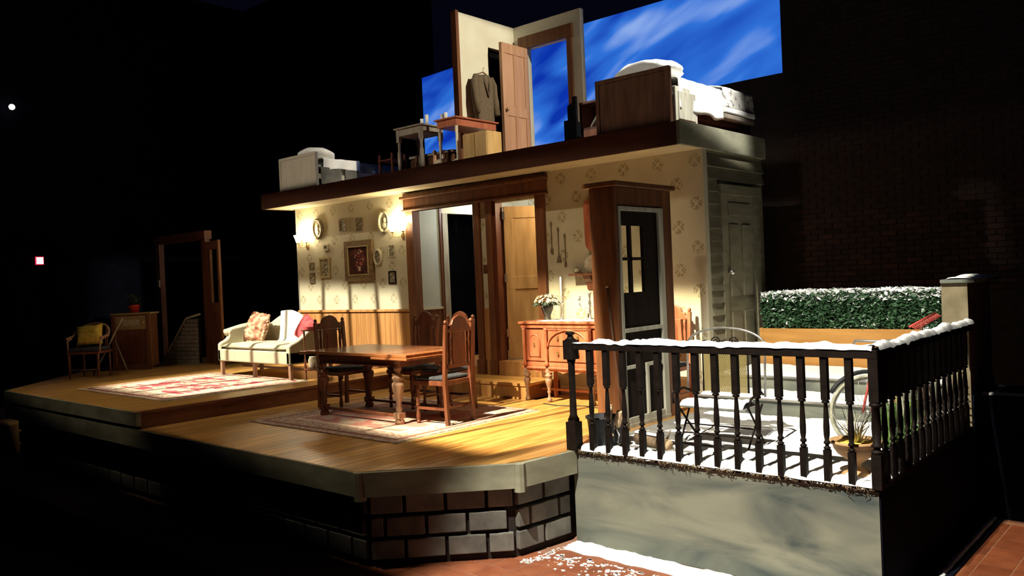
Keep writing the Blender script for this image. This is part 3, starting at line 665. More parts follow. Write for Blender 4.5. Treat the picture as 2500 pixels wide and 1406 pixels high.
struct(B(-20.2, -20.1, -2, 12.4, -.8, 9).build('wall_theatre', 'matte'), 'dark side wall of the theatre')

# dark back doorway at the far left
dd = struct(MB().box(-16.0, -15.86, 7.62, 7.72, ZL, 2.55).build('door_9', 'trim'), 'dark wooden doorway at the far left of the living room')
B(-14.22, -14.08, 7.62, 7.72, ZL, 2.55).build('casing', 'trim', dd); B(-16.03, -14.05, 7.60, 7.74, 2.45, 2.60).build('header', 'trim', dd)
B(-15.95, -15.87, 7.60, 7.62, 1.62, 1.76).build('switch_plate', 'cream', dd)
LM = Matrix.Translation((-14.06, 7.68, ZL)) @ Matrix.Rotation(rad(-14), 4, 'Z')
lf = struct(MB().box(0, .12, -.02, .02, 0, 2.2, LM).box(.56, .68, -.02, .02, 0, 2.2, LM).box(.12, .56, -.02, .02, 0, .2, LM).box(.12, .56, -.02, .02, .92, 1.1, LM).box(.12, .56, -.02, .02, 2.05, 2.2, LM).build('door_10', 'trim'), 'open glazed door leaf in the dark doorway')
MB().box(.12, .56, -.006, .006, 1.1, 2.05, LM).build('pane', 'glass', lf); MB().box(.12, .56, -.008, .008, .2, .92, LM).build('panel', 'dark', lf)
# stair knee wall
kw = thing('stair_knee_wall', 'triangular brick stair wall with a sloping dark handrail beside the far left doorway', 'stair wall', (-15.07, 7.22, ZL), rad(18))
MB().xz([(0, 0), (.92, 0), (.92, .84), (.66, .80)], -.03, .03).build('core', 'mortar', kw)
for r in range(11):
    z = .02 + r * .073; xs = z * .66 / .80 + .03; x = .93 - bl * (1 if r % 2 else .5)
    while x + bl > xs + .05 and z < .78:
        a = max(x, xs); b = min(x + bl, .92)
        if b - a > .03: B(a, b - .008, -.038, -.028, z, z + .064).build('brick', 'stone', kw)
        x -= bl
MB().tube([(-.03, -.01, -.0), (.62, -.01, .83), (.95, -.01, .90)], .022, 8).build('handrail', 'screen', kw)
B(-.03, .95, -.05, .05, 0, .02).build('footing', 'stage_edge', kw)

# ================================================================ SNOW
def snow_strip(name, p0, p1, wd, h, seed, parent=None, n=None, droop=.0, fade=None, mat='snow'):
    p0 = Vector(p0); p1 = Vector(p1); d = p1 - p0; L_ = d.length; n = n or int(L_ / .018); side = Vector((-d.y, d.x, 0)).normalized()
    K = 8
    def f(u, v):
        s = u * L_; t = v * 2 - 1
        hh = h * (.35 + .9 * max(0, .5 + .9 * nz(s * 3.1, seed) + .5 * nz(s * 11, seed + 5)))
        w2 = wd * (.5 + .14 * nz(s * 7, seed + 9, t))
        if fade: hh *= min(1, max(.05, (s - fade[0]) / .15)) if s < fade[0] + .15 else 1
        z = hh * max(0, 1 - t * t) ** .5 * (1 + .25 * nz(s * 30, t * 3, seed)) - (droop * max(0, nz(s * 9, seed + 2)) * abs(t) if abs(t) > .9 else 0)
        return p0 + d * u + side * (t * w2) + Vector((0, 0, z - .001))
    return MB().grid(f, n, K).build(name, mat, parent)
s1 = tag(snow_strip('snow_ridge', (-4.33, 5.69, .925), (-1.86, 5.69, .925), .085, .045, 1, droop=.03, fade=(.15,)), 'ridge of white snow lying on the front patio handrail', 'snow')
s1['kind'] = 'stuff'
s2 = tag(snow_strip('snow_ridge', (-1.86, 5.66, .925), (-1.86, 8.2, .925), .10, .045, 4, droop=.03), 'ridge of white snow lying on the side patio handrail', 'snow'); s2['kind'] = 'stuff'
s3 = tag(snow_strip('snow_bank', (-4.30, 5.74, .004), (-1.86, 5.74, .004), .15, .06, 8), 'lumpy white snow along the foot of the front railing', 'snow'); s3['kind'] = 'stuff'
s4 = tag(snow_strip('snow_bank', (-1.92, 5.7, .004), (-1.92, 7.93, .004), .11, .055, 12), 'lumpy white snow along the foot of the side railing', 'snow'); s4['kind'] = 'stuff'
s5 = tag(snow_strip('snow_drift', (-4.36, 5.57, -.80), (-1.84, 5.55, -.80), .24, .035, 15), 'white snow drift on the tiles at the foot of the grey patio wall', 'snow'); s5['kind'] = 'stuff'
s6 = tag(snow_strip('snow_line', (-1.712, 5.6, -.785), (-1.712, 8.2, -.785), .05, .022, 21, n=200), 'thin broken line of snow on the floor right of the patio', 'snow'); s6['kind'] = 'stuff'
s7 = tag(snow_strip('snow_cover', (-1.87, 8.68, 1.318), (-1.93, 8.22, 1.318), .26, .035, 25), 'cap of snow on top of the beige pillar', 'snow'); s7['kind'] = 'stuff'
s8 = tag(snow_strip('snow_cover', (-1.80, 8.36, .28), (2.4, 8.7, .28), .12, .02, 28), 'dusting of snow along the ledge of the black wall', 'snow'); s8['kind'] = 'stuff'
def snow_sheet(x0, x1, y0, y1, z, cov, seed, nx, ny, h=.03):
    def f(u, v):
        x = x0 + (x1 - x0) * u; y = y0 + (y1 - y0) * v
        k = cov(x, y) + .55 * nz(x * 1.6, y * 2.6, seed) + .35 * nz(x * 6, y * 9, seed + 3) + .12 * nz(x * 22, y * 25, seed)
        e = min(1, min(u, 1 - u) * 30, min(v, 1 - v) * 25)
        return (x, y, z + (min(h, max(-.006, k * .05)) if e > 0 else -.006))
    return MB().grid(f, nx, ny)
cov = lambda x, y: -.06 + .72 * min(1, max(0, (x + 4.0) / 1.2)) + (.35 if y < 5.95 else 0) - .12 * max(0, y - 7.2)
o = tag(snow_sheet(-4.3, -1.9, 5.76, 7.93, .004, cov, 3, 150, 130).build('snow_sheet', 'snow'), 'patchy white snow over the patio floor', 'snow', kind='stuff')
o = tag(snow_sheet(-4.4, -2.0, 7.94, 8.46, .176, lambda x, y: .45 - (.6 if x > -2.6 else 0), 5, 130, 40, .025).build('snow_sheet', 'snow'), 'white snow on the lower stone step', 'snow', kind='stuff')
o = tag(snow_sheet(-4.4, -2.0, 8.45, 9.28, .340, lambda x, y: .5 - (.5 if x > -2.5 else 0), 7, 130, 50, .03).build('snow_sheet', 'snow'), 'white snow on the upper stone step below the planter', 'snow', kind='stuff')
fk = MB()
for i in range(190):
    x = random.uniform(-4.5, -3.0); y = 5.40 - abs(random.gauss(0, .17)) - .04
    if y < 4.4 or (x < -4.3 and y > 5.3): continue
    r = random.uniform(.004, .018) * (1.2 if y > 5.2 else .8)
    a = random.random() * 6; pts = [(x + r * (1 + .5 * random.random()) * cos(a + t * 1.05), y + r * random.uniform(.5, 1.3) * sin(a + t * 1.05)) for t in range(6)]
    fk.prism(pts, -.799, -.794)
tag(fk.build('snow_flakes', 'snow'), 'scattered crumbs of snow on the red tiles', 'snow', kind='stuff')
dust = MB()
for i in range(300):
    x = random.uniform(-4.62, -4.35); y = random.uniform(5.0, 5.5)
    if x < -4.39 - (5.68 - y) * .12: continue
    r = random.uniform(.004, .012); dust.prism([(x + r * cos(t), y + r * sin(t) * .7) for t in range(0, 6)], -.799, -.795)
tag(dust.build('snow_flakes', 'snow'), 'snow crumbs in the corner between stage blocks and grey wall', 'snow', kind='stuff')

# ================================================================ RAILING
rail = thing('patio_railing', 'black turned-baluster railing around the snowy patio', 'railing', (-1.86, 5.69, 0))
B(-2.50, .03, -.035, .035, .865, .925).build('handrail', 'iron', rail, bevel=.005)
B(-.035, .035, -.03, 2.5, .865, .925).build('handrail', 'iron', rail, bevel=.005)
sq = [(.019, 0), (.019, .20)]
bp = MB().box(-.022, .022, -.022, .022, 0, .225).lathe([(.016, .225), (.024, .235), (.024, .243), (.013, .25), (.013, .262), (.023, .27), (.023, .28), (.015, .29), (.021, .33), (.022, .38), (.016, .50), (.013, .545), (.027, .552), (.027, .562), (.015, .57)], (0, 0, 0), 10)
bp.box(-.023, .023, -.023, .023, .57, .868)
b0 = bp.build('baluster', 'iron', rail, loc=(-.166, 0, 0))
for i in range(2, 15): share('baluster', b0, rail, (-.166 * i, 0, 0))
for i in range(1, 15): share('baluster', b0, rail, (0, .1665 * i, 0))
nw = MB().box(-.05, .05, -.05, .05, 0, .24).box(-.035, .035, -.035, .035, .24, .27)
nw.lathe([(.045, .27), (.032, .30), (.028, .5), (.03, .74), (.04, .78)], (0, 0, 0), 12).box(-.048, .048, -.048, .048, .78, .945)
nw.lathe([(.052, .945), (.03, .965), (.022, .985), (.042, 1.0), (.042, 1.01), (.02, 1.02)], (0, 0, 0), 10)
nw.build('newel_post', 'iron', rail, loc=(-2.52, 0, 0))
n2 = MB().box(-.032, .032, -.032, .032, -.002, .23).lathe([(.034, .23), (.040, .24), (.040, .25), (.022, .26), (.022, .27), (.038, .28), (.038, .29), (.026, .30), (.032, .40), (.026, .54), (.042, .55), (.042, .565), (.024, .575)], (0, 0, 0), 12).box(-.032, .032, -.032, .032, .575, .925)
n2.build('newel_post', 'iron', rail, loc=(0, 0, 0))

# ================================================================ DINING FURNITURE
def legprof(h, s=1.0, k='chair'):
    P = [(.016, 0), (.026, .03), (.02, .06), (.014, .07), (.022, .12), (.024, .2), (.016, .32), (.013, .42), (.022, .46), (.022, .5), (.015, .54), (.024, .62), (.028, .72), (.02, .80), (.024, .84), (.024, 1)]
    return [(r * s, z * h) for r, z in P]
def dining_chair(label, loc, rz, wood='dark', group='carved dining chairs'):
    t = thing('dining_chair', label, 'chair', loc, rz, group)
    MB().box(-.225, .225, -.215, .215, .405, .455).build('seat_frame', wood, t, bevel=.006)
    MB().box(-.22, .22, -.215, .19, .455, .495).build('seat_cushion', 'navy', t, bevel=.018)
    for s in (-1, 1):
        MB().lathe(legprof(.405), (s * .195, -.185, 0), 10).build('front_leg', wood, t)
        MB().yz([(.215, 0), (.255, 0), (.235, .45), (.275, 1.04), (.24, 1.04), (.195, .45)], s * .205 - .019, s * .205 + .019).lathe([(.012, 1.04), (.022, 1.055), (.02, 1.075), (.0, 1.09)], (s * .205, .257, 0), 8).build('rear_post', wood, t)
        MB().lathe([(.012, .62), (.018, .66), (.012, .70), (.017, .76), (.019, .82), (.011, .88), (.018, .92), (.012, .955)], (s * .145, .243, 0), 8).build('spindle', wood, t)
        MB().box(s * .2 - .012, s * .2 + .012, -.17, .22, .15, .175).build('stretcher', wood, t)
    MB().box(-.185, .185, .15, .17, .15, .175).build('stretcher', wood, t)
    MB().xz([(-.185, .955), (.185, .955), (.19, .99), (.165, 1.0), (.155, 1.03), (.125, 1.035), (.10, 1.085), (.05, 1.115), (0, 1.128), (-.05, 1.115), (-.10, 1.085), (-.125, 1.035), (-.155, 1.03), (-.165, 1.0), (-.19, .99)], .238, .272).build('crest_rail', wood, t, bevel=.006)
    MB().xz([(-.185, .585), (.185, .585), (.185, .625), (-.185, .625)], .226, .256).build('lower_rail', wood, t)
    MB().xz([(-.095, .62), (.095, .62), (.11, .70), (.10, .96), (-.10, .96), (-.11, .70)], .234, .254).build('back_panel', wood, t, bevel=.006)
    MB().xz([(-.05, .70)] + [(.05, .70)] + arc(0, .88, .05, .05, 0, pi, 6), .226, .236).build('carving', wood, t)
    return t
d1 = dining_chair('carved dining chair at the right end of the table, its tall back to the viewer', (-6.44, 6.11, .012), -pi / 2 + .08)
copy_tree(d1, (-6.96, 6.68, .012), 0, 'carved dining chair on the far side of the table, right behind the end chair')
copy_tree(d1, (-7.56, 6.68, .012), 0, 'dim carved dining chair on the far side near the middle of the table')
copy_tree(d1, (-8.36, 6.27, .012), pi / 2, 'dark carved dining chair at the left end of the table')
rc = dining_chair('reddish carved dining chair against the papered wall behind the screen door', (-4.86, 7.98, 0), 0, 'mahog', 'chairs by the wall')

tb = thing('dining_table', 'heavy draw-leaf dining table with bulbous carved legs on the faded rug', 'table', (-7.4, 6.08, .012))
MB().box(-.80, .95, -.46, .46, .715, .748).build('tabletop', 'tabletop', tb, bevel=.006)
MB().box(-.98, -.80, -.44, .44, .703, .735).build('draw_leaf', 'tabletop', tb, bevel=.005)
MB().box(.40, .98, -.48, .44, .69, .714).build('draw_leaf', 'tabletop', tb, bevel=.005)
ap = MB().box(-.68, .68, -.345, -.315, .60, .69).box(-.68, .68, .315, .345, .60, .69).box(-.69, -.66, -.33, .33, .60, .69).box(.66, .69, -.33, .33, .60, .69); ap.build('apron', 'dark', tb)
rp = MB()
for i in range(44): rp.ball((-.55 + i * .0255, -.352, .612), (.014, .010, .011), 6)
rp.build('rope_moulding', 'dark', tb)
TL = [(.050, 0), (.055, .03), (.04, .05), (.045, .10), (.028, .13), (.036, .16), (.022, .20), (.045, .30), (.068, .40), (.066, .43), (.040, .455), (.062, .48), (.062, .495), (.035, .52), (.026, .545), (.044, .575), (.044, .60), (.03, .62), (.04, .66), (.04, .69)]
for sx in (-1, 1):
    for sy in (-1, 1):
        MB().lathe(TL, (sx * .66, sy * .33, 0), 16).box(sx * .66 - .045, sx * .66 + .045, sy * .33 - .045, sy * .33 + .045, .06, .12).build('leg', 'legwood' if sx > 0 else 'dark', tb)  # paler wood on the right-hand legs stands in for light falling there
for sy in (-1, 1): MB().box(-.62, .62, sy * .33 - .02, sy * .33 + .02, .07, .10).build('stretcher', 'dark', tb, bevel=.004)
# rugs
def rug(name, label, x0, x1, y0, y1, z, mat, seed):
    r = MB()
    def f(u, v):
        x = x0 + (x1 - x0) * u; y = y0 + (y1 - y0) * v
        return (x + .008 * nz(y * 6, seed), y + .008 * nz(x * 6, seed + 2), z + .007 + .0015 * nz(x * 3, y * 3, seed))
    r.grid(f, 40, 40); o = r.build(name, mat, solid=.008)
    fr = MB()
    for i in range(110):
        y = y0 + (y1 - y0) * i / 109
        for xs, sg in ((x0, -1), (x1, 1)): fr.box(min(xs, xs + sg * .035), max(xs, xs + sg * .035), y - .004, y + .004, z + .001, z + .005)
    fr.build('fringe', 'pale', o, kind='stuff')
    return tag(o, label, 'rug')
rug('persian_rug', 'red and cream patterned rug in front of the sofa', -12.40, -9.84, 4.68, 6.76, ZL, 'rug1', 1)
rug('persian_rug', 'faded pinkish brown rug under the dining table', -8.50, -6.0, 5.05, 7.15, 0, 'rug2', 5)

# sideboard
sb = thing('sideboard', 'reddish carved sideboard with arched doors and bulbous legs against the wall', 'sideboard', (-5.96, 7.90, 0))
MB().box(-.74, .74, -.24, .22, .935, .965).build('top', 'mahog', sb, bevel=.008)
MB().box(-.71, .71, -.22, .21, .885, .935).build('frieze', 'mahog', sb, bevel=.006)
MB().box(-.69, .69, -.185, .20, .40, .885).build('carcass', 'mahog', sb)
MB().box(-.71, .71, -.215, .20, .385, .425).build('base_moulding', 'mahog', sb, bevel=.01)
MB().box(-.70, .70, -.205, .19, .425, .475).build('base_moulding', 'mahog', sb, bevel=.006)
rp = MB()
for i in range(58): rp.ball((-.69 + i * .0242, -.218, .405), (.011, .010, .012), 6)
rp.build('rope_moulding', 'mahog', sb)
rp = MB()
for i in range(26): rp.ball((-.31 + i * .0242, -.205, .87), (.013, .016, .015), 6)
rp.build('rope_moulding', 'mahog', sb)
def archdoor(x0, x1, z0, z1, name):
    cx = (x0 + x1) / 2; w2 = (x1 - x0) / 2
    d = B(x0, x1, -.20, -.185, z0, z1).build(name, 'mahog', sb, bevel=.004)
    r = w2 * .52; zc = z1 - .07 - r
    out = [(cx - r, z0 + .05), (cx + r, z0 + .05)] + arc(cx, zc, r, r, 0, pi, 12)
    MB().xz(out, -.210, -.199).build('arched_panel', 'mahog', d, bevel=.004)
    pts = [(cx - r, -.208, z0 + .05)] + [(x, -.208, z) for x, z in reversed(arc(cx, zc, r, r, 0, pi, 14))] + [(cx + r, -.208, z0 + .05)]
    MB().tube(pts, .008, 6).build('moulding', 'mahog', d)
    MB().xz([(cx - .008, (z0 + z1) / 2 + .03), (cx + .008, (z0 + z1) / 2 + .03), (cx + .012, (z0 + z1) / 2), (cx, (z0 + z1) / 2 - .03), (cx - .012, (z0 + z1) / 2)], -.222, -.212).build('pull', 'brass', d)
archdoor(-.665, -.355, .49, .875, 'door'); archdoor(.355, .665, .49, .875, 'door')
for z0, z1 in ((.49, .665), (.675, .875)):
    d = B(-.30, .30, -.205, -.185, z0, z1).build('drawer', 'mahog', sb, bevel=.005)
    for xx in (-.15, .15): MB().xz([(xx - .01, z0 + .12), (xx + .01, z0 + .12), (xx + .013, z0 + .09), (xx, z0 + .06), (xx - .013, z0 + .09)], -.225, -.205).build('pull', 'brass', d)
MB().tube([(x, -.213, z) for x, z in reversed(arc(0, .66, .30, .20, 0, pi, 18))], .010, 6).build('arch_moulding', 'mahog', sb)
col = [(.02, .425), (.026, .45), (.018, .47)]
for i in range(9): col += [(.025, .49 + i * .022 + .19), (.016, .50 + i * .022 + .19)]
col = [(.026, .43), (.028, .47), (.016, .49), (.022, .55), (.024, .62), (.016, .665)] + [p for i in range(7) for p in ((.026, .68 + i * .024), (.017, .692 + i * .024))] + [(.024, .86), (.026, .885)]
SL = [(.020, 0), (.034, .02), (.026, .04), (.016, .055), (.014, .10), (.026, .125), (.014, .14), (.030, .20), (.044, .25), (.040, .275), (.022, .29), (.046, .31), (.046, .325), (.026, .335), (.034, .37), (.034, .395)]
for xx in (-.665, -.325, .325, .665):
    MB().lathe(col, (xx, -.215, 0), 10).build('column', 'mahog', sb)
    MB().lathe(SL, (xx, -.19, 0), 14).build('leg', 'legwood', sb)
for xx in (-.50, .66): MB().box(xx - .02, xx + .02, .14, .18, 0, .39).build('leg', 'mahog', sb)
def scallop(x0, x1, n):
    L_ = x1 - x0; top = [(x1, .39), (x0, .39)]; bot = []
    for i in range(n * 6 + 1): u = i / (n * 6); bot.append((x0 + L_ * u, .345 + .028 * abs(sin(u * pi * n)) - .0))
    return top + bot
for x0, x1 in ((-.64, -.35), (-.30, .30), (.35, .64)): MB().xz(scallop(x0, x1, 2 if x1 - x0 < .4 else 3), -.20, -.185).build('scalloped_apron', 'mahog', sb)
MB().box(-.64, .64, .05, .08, .10, .125).build('stretcher', 'mahog', sb)
ZT = .965
ru = MB().grid(lambda u, v: (-6.42 + u * 1.05, 7.70 + v * .36, ZT + .005 + .002 * sin(u * 40)), 40, 4)
rn = ru.build('table_runner', 'white', solid=.006); tag(rn, 'white cloth runner on the sideboard top', 'cloth')
# plant in dark pot
pp = thing('poinsettia', 'pale poinsettia in a dark tapered pot on the sideboard', 'potted plant', (-6.40, 7.88, ZT))
MB().lathe([(.045, 0), (.05, .01), (.035, .03), (.04, .06), (.075, .15), (.08, .20), (.07, .20), (.05, .19)], (0, 0, 0), 14).build('pot', 'potdark', pp)
lv = MB()
for i in range(90):
    a = random.random() * 6.28; r = .02 + .12 * random.random(); h = .24 + .07 * (1 - (r / .14) ** 2) + random.uniform(-.01, .02)
    L_ = random.uniform(.05, .085); tilt = random.uniform(-.5, .15) - r * 2
    Mx = Matrix.Translation((r * cos(a), r * sin(a), h)) @ Matrix.Rotation(a + random.uniform(-.5, .5), 4, 'Z') @ Matrix.Rotation(-tilt, 4, 'Y')
    lv.add([(0, 0, 0), (L_ * .4, .02, .006), (L_, 0, -.004), (L_ * .4, -.02, .006)], [(0, 1, 2), (0, 2, 3)], Mx)
lv.build('petals', 'petal', pp, kind='stuff')
lg = MB()
for i in range(60):
    a = random.random() * 6.28; r = .05 + .10 * random.random(); L_ = .07
    Mx = Matrix.Translation((r * cos(a), r * sin(a), .205 + .03 * random.random())) @ Matrix.Rotation(a, 4, 'Z') @ Matrix.Rotation(.5, 4, 'Y')
    lg.add([(0, 0, 0), (L_ * .4, .022, .006), (L_, 0, -.004), (L_ * .4, -.022, .006)], [(0, 1, 2), (0, 2, 3)], Mx)
lg.build('leaves', 'leafdark', pp, kind='stuff')
def candlestick(label, loc, h, ch):
    t = thing('candlestick', label, 'candlestick', loc)
    MB().lathe([(.04, 0), (.042, .01), (.018, .02), (.010, .04), (.016, .06), (.008, .10), (.012, h * .6), (.008, h * .8), (.024, h - .02), (.026, h)], (0, 0, 0), 12).build('holder', 'silver', t)
    MB().lathe([(.012, h), (.0115, h + ch - .02), (.004, h + ch)], (0, 0, 0), 10).build('candle', 'white', t); return t
candlestick('tall white candle in a silver holder on the sideboard', (-6.16, 7.86, ZT + .008), .22, .30)
cnd = thing('candelabrum', 'silver candelabrum with curling arms on the sideboard beside the door frame', 'candelabrum', (-5.77, 7.9, ZT + .008))
MB().lathe([(.055, 0), (.058, .012), (.02, .03), (.012, .06), (.02, .10), (.01, .16), (.022, .20), (.01, .24), (.02, .30), (.022, .32)], (0, 0, 0), 12).build('stem', 'silver', cnd)
for s in (-1, 1):
    MB().tube([(0, 0, .17), (s * .05, 0, .13), (s * .11, 0, .13), (s * .15, 0, .18), (s * .15, 0, .23)], .007, 8).lathe([(.006, .22), (.025, .235), (.012, .25), (.016, .28)], (s * .15, 0, 0), 10).build('arm', 'silver', cnd)
# wall shelf, teapot, plate
sh = thing('wall_shelf', 'small dark bracket shelf on the wall above the sideboard', 'shelf', (-6.06, YW, 1.51))
MB().box(-.25, .25, -.14, 0, -.012, .012).build('board', 'dark', sh, bevel=.004)
MB().yz([(0, -.012), (-.11, -.012), (-.09, -.06), (-.04, -.10), (-.02, -.19), (0, -.20)], -.05, .05).build('bracket', 'dark', sh)
tp = thing('teapot', 'small pale teapot on the left end of the bracket shelf', 'teapot', (-6.22, YW - .07, 1.523))
MB().ball((0, 0, .035), (.042, .042, .035), 12).lathe([(.02, .066), (.006, .072), (.009, .08), (0, .088)], (0, 0, 0), 8).build('body', 'pale', tp)
MB().tube([(.035, 0, .03), (.06, 0, .045), (.07, 0, .07)], [.010, .007, .005], 6).build('spout', 'pale', tp); MB().tube([(-.035, 0, .05), (-.065, 0, .055), (-.065, 0, .025), (-.035, 0, .015)], .005, 6).build('handle', 'pale', tp)
pm = Matrix.Translation((-6.0, YW - .045, 1.635)) @ Matrix.Rotation(rad(80), 4, 'X')
pl_ = MB().lathe([(.0, .0), (.06, .0), (.075, .012), (.11, .018), (.11, .022), (.07, .016), (0, .008)], (0, 0, 0), 24, pm).build('plate', 'petal'); tag(pl_, 'round pale plate standing on the bracket shelf', 'plate')
# cutting board
cbm = MB().xz([(-.09, .0), (-.075, -.04), (-.04, -.07), (0, -.075), (.04, -.07), (.075, -.04), (.09, 0), (.10, .45), (.085, .53), (.04, .56), (0, .57), (-.04, .56), (-.085, .53), (-.10, .45)], -.03, 0)
o = cbm.build('wooden_board', 'mahog', bevel=.006, loc=(-6.02, YW - .004, 1.875)); tag(o, 'long reddish wooden dough board hung on the wall beside the door frame', 'board')
# utensils
for lab, x, zt, zb, kd in (('left thin long-handled spoon hanging on the papered wall', -6.655, 2.21, 1.78, 0), ('middle long-handled ladle, widest at its foot, hanging on the papered wall', -6.545, 2.13, 1.67, 1), ('right long-handled fork with a bulb top hanging on the papered wall', -6.442, 2.04, 1.60, 2)):
    t = thing('kitchen_utensil', lab, 'utensil', (x, YW - .012, zb), group='long-handled utensils on the wall')
    H_ = zt - zb
    MB().tube([(0, 0, .07), (0, 0, H_ - .06)], .006, 6).build('handle', 'pewter', t)
    MB().ball((0, 0, H_ - .04), (.018, .006, .035), 8).build('finial', 'pewter', t)
    if kd == 1: MB().xz([(-.012, .09), (.012, .09), (.04, .02), (.035, 0), (-.035, 0), (-.03, .03)], -.006, .006).build('bowl', 'pewter', t)
    else: MB().ball((0, 0, .045), (.022, .007, .045), 8).build('bowl', 'pewter', t)

# ================================================================ WALL DECOR (living room)
def picture(name, label, x, z, wd, ht, frame='gilt', inner='photo', fw=.02, dep=.018, cat='picture', tilt=0):
    t = thing(name, label, cat, (x, YW, z), group=None)
    a, b = wd / 2, ht / 2
    f = MB().box(-a, a, -dep, 0, b - fw, b).box(-a, a, -dep, 0, -b, -b + fw).box(-a, -a + fw, -dep, 0, -b + fw, b - fw).box(a - fw, a, -dep, 0, -b + fw, b - fw)
    f.build('frame', frame, t, bevel=.003)
    MB().box(-a + fw, a - fw, -dep * .5, -.001, -b + fw, b - fw).build('image', inner, t)
    return t
bigp = picture('painting', 'large still life of flowers in a heavy brown frame at the wall centre', -10.57, 1.885, .70, .64, 'frame', 'painting', .10, .05, 'painting')
B(-.26, .26, -.058, -.045, -.235, -.215).build('inner_moulding', 'gilt', bigp); B(-.26, .26, -.058, -.045, .215, .235).build('inner_moulding', 'gilt', bigp)
B(-.26, -.24, -.058, -.045, -.215, .215).build('inner_moulding', 'gilt', bigp); B(.24, .26, -.058, -.045, -.215, .215).build('inner_moulding', 'gilt', bigp)
picture('picture_frame', 'small dark photo frame high on the wall, left of the pair', -10.98, 2.475, .19, .20, 'frame', 'photo', .018)
picture('picture_frame', 'small dark photo frame high on the wall, right of the pair', -10.545, 2.46, .20, .20, 'frame', 'photo', .018)
picture('picture_frame', 'tiny pale square frame directly above the tall gilt frame', -11.435, 2.143, .14, .11, 'pale', 'photo', .03, .03)
picture('picture_frame', 'tall gilt frame with an oval portrait left of the painting', -11.49, 1.81, .29, .34, 'gilt', 'photo', .035, .035)
picture('picture_frame', 'small dark square picture left of the gilt frame', -11.872, 1.848, .13, .12, 'frame', 'photo', .012)
picture('picture_frame', 'small dark upright picture just below the square one at the far left', -11.868, 1.645, .14, .18, 'frame', 'photo', .012)
picture('picture_frame', 'upright pale-edged frame under the right sconce', -9.79, 2.0, .15, .19, 'pale', 'photo', .015)
picture('picture_frame', 'black frame with a pale portrait, lowest at the right of the wall', -9.80, 1.59, .17, .20, 'iron', 'photo', .022)
ov = thing('oval_picture', 'pale oval wreath-like frame right of the painting', 'picture', (-10.115, YW, 1.915))
MB().tube([(.085 * cos(a * pi / 12), -.02, .115 * sin(a * pi / 12)) for a in range(24)], .022, 8, closed=True).build('frame', 'pale', ov)
MB().xz([(.07 * cos(a * pi / 12), .10 * sin(a * pi / 12)) for a in range(24)], -.012, -.001).build('image', 'photo', ov)
for lab, x, z, s in (('dark oval portrait plaque by the left sconce', -11.645, 2.465, 1.0), ('pale oval portrait plaque by the right sconce', -9.925, 2.45, 1.0)):
    t = thing('oval_plaque', lab, 'plaque', (x, YW, z))
    dk = 'dark' in lab
    MB().tube([(.115 * cos(a * pi / 12), -.022, .155 * sin(a * pi / 12)) for a in range(24)], .024, 8, closed=True).build('rim', 'pewter' if dk else 'pale', t)
    MB().xz([(.105 * cos(a * pi / 12), .145 * sin(a * pi / 12)) for a in range(24)], -.02, -.001).build('backing', 'photo', t)
    MB().ball((.01, -.02, .03), (.035, .018, .045), 10).ball((0, -.02, -.055), (.06, .018, .05), 10).build('portrait_relief', 'pale', t)
def sconce(label, x, z):
    t = thing('wall_sconce', label, 'lamp', (x, YW, z))
    MB().ball((0, -.02, 0), (.035, .03, .055), 12).lathe([(0, -.08), (.012, -.07), (.008, -.055), (.02, -.04)], (0, -.02, 0), 8).build('backplate', 'brass', t)
    for s in (-1, 1):
        MB().tube([(0, -.03, 0), (s * .06, -.08, -.03), (s * .12, -.12, -.01), (s * .12, -.12, .05)], .007, 8).lathe([(.02, .04), (.024, .05), (.02, .06)], (s * .12, -.12, 0), 10).build('arm', 'brass', t)
        MB().lathe([(.030, .06), (.038, .08), (.050, .12), (.068, .17), (.072, .185)], (s * .12, -.12, 0), 16).build('glass_shade', 'glow', t)
        ld = bpy.data.lights.new('sconce_bulb', 'POINT'); ld.energy = 11; ld.color = (1, .83, .52); ld.shadow_soft_size = .03
        lo = bpy.data.objects.new('sconce_bulb', ld); COL.objects.link(lo); lo.parent = t; lo.location = (s * .12, -.12, .235)
    return t
sconce('glowing double-arm brass sconce at the left edge of the wall', -11.955, 2.20)
sconce('glowing double-arm brass sconce beside the left doorway', -9.50, 2.22)

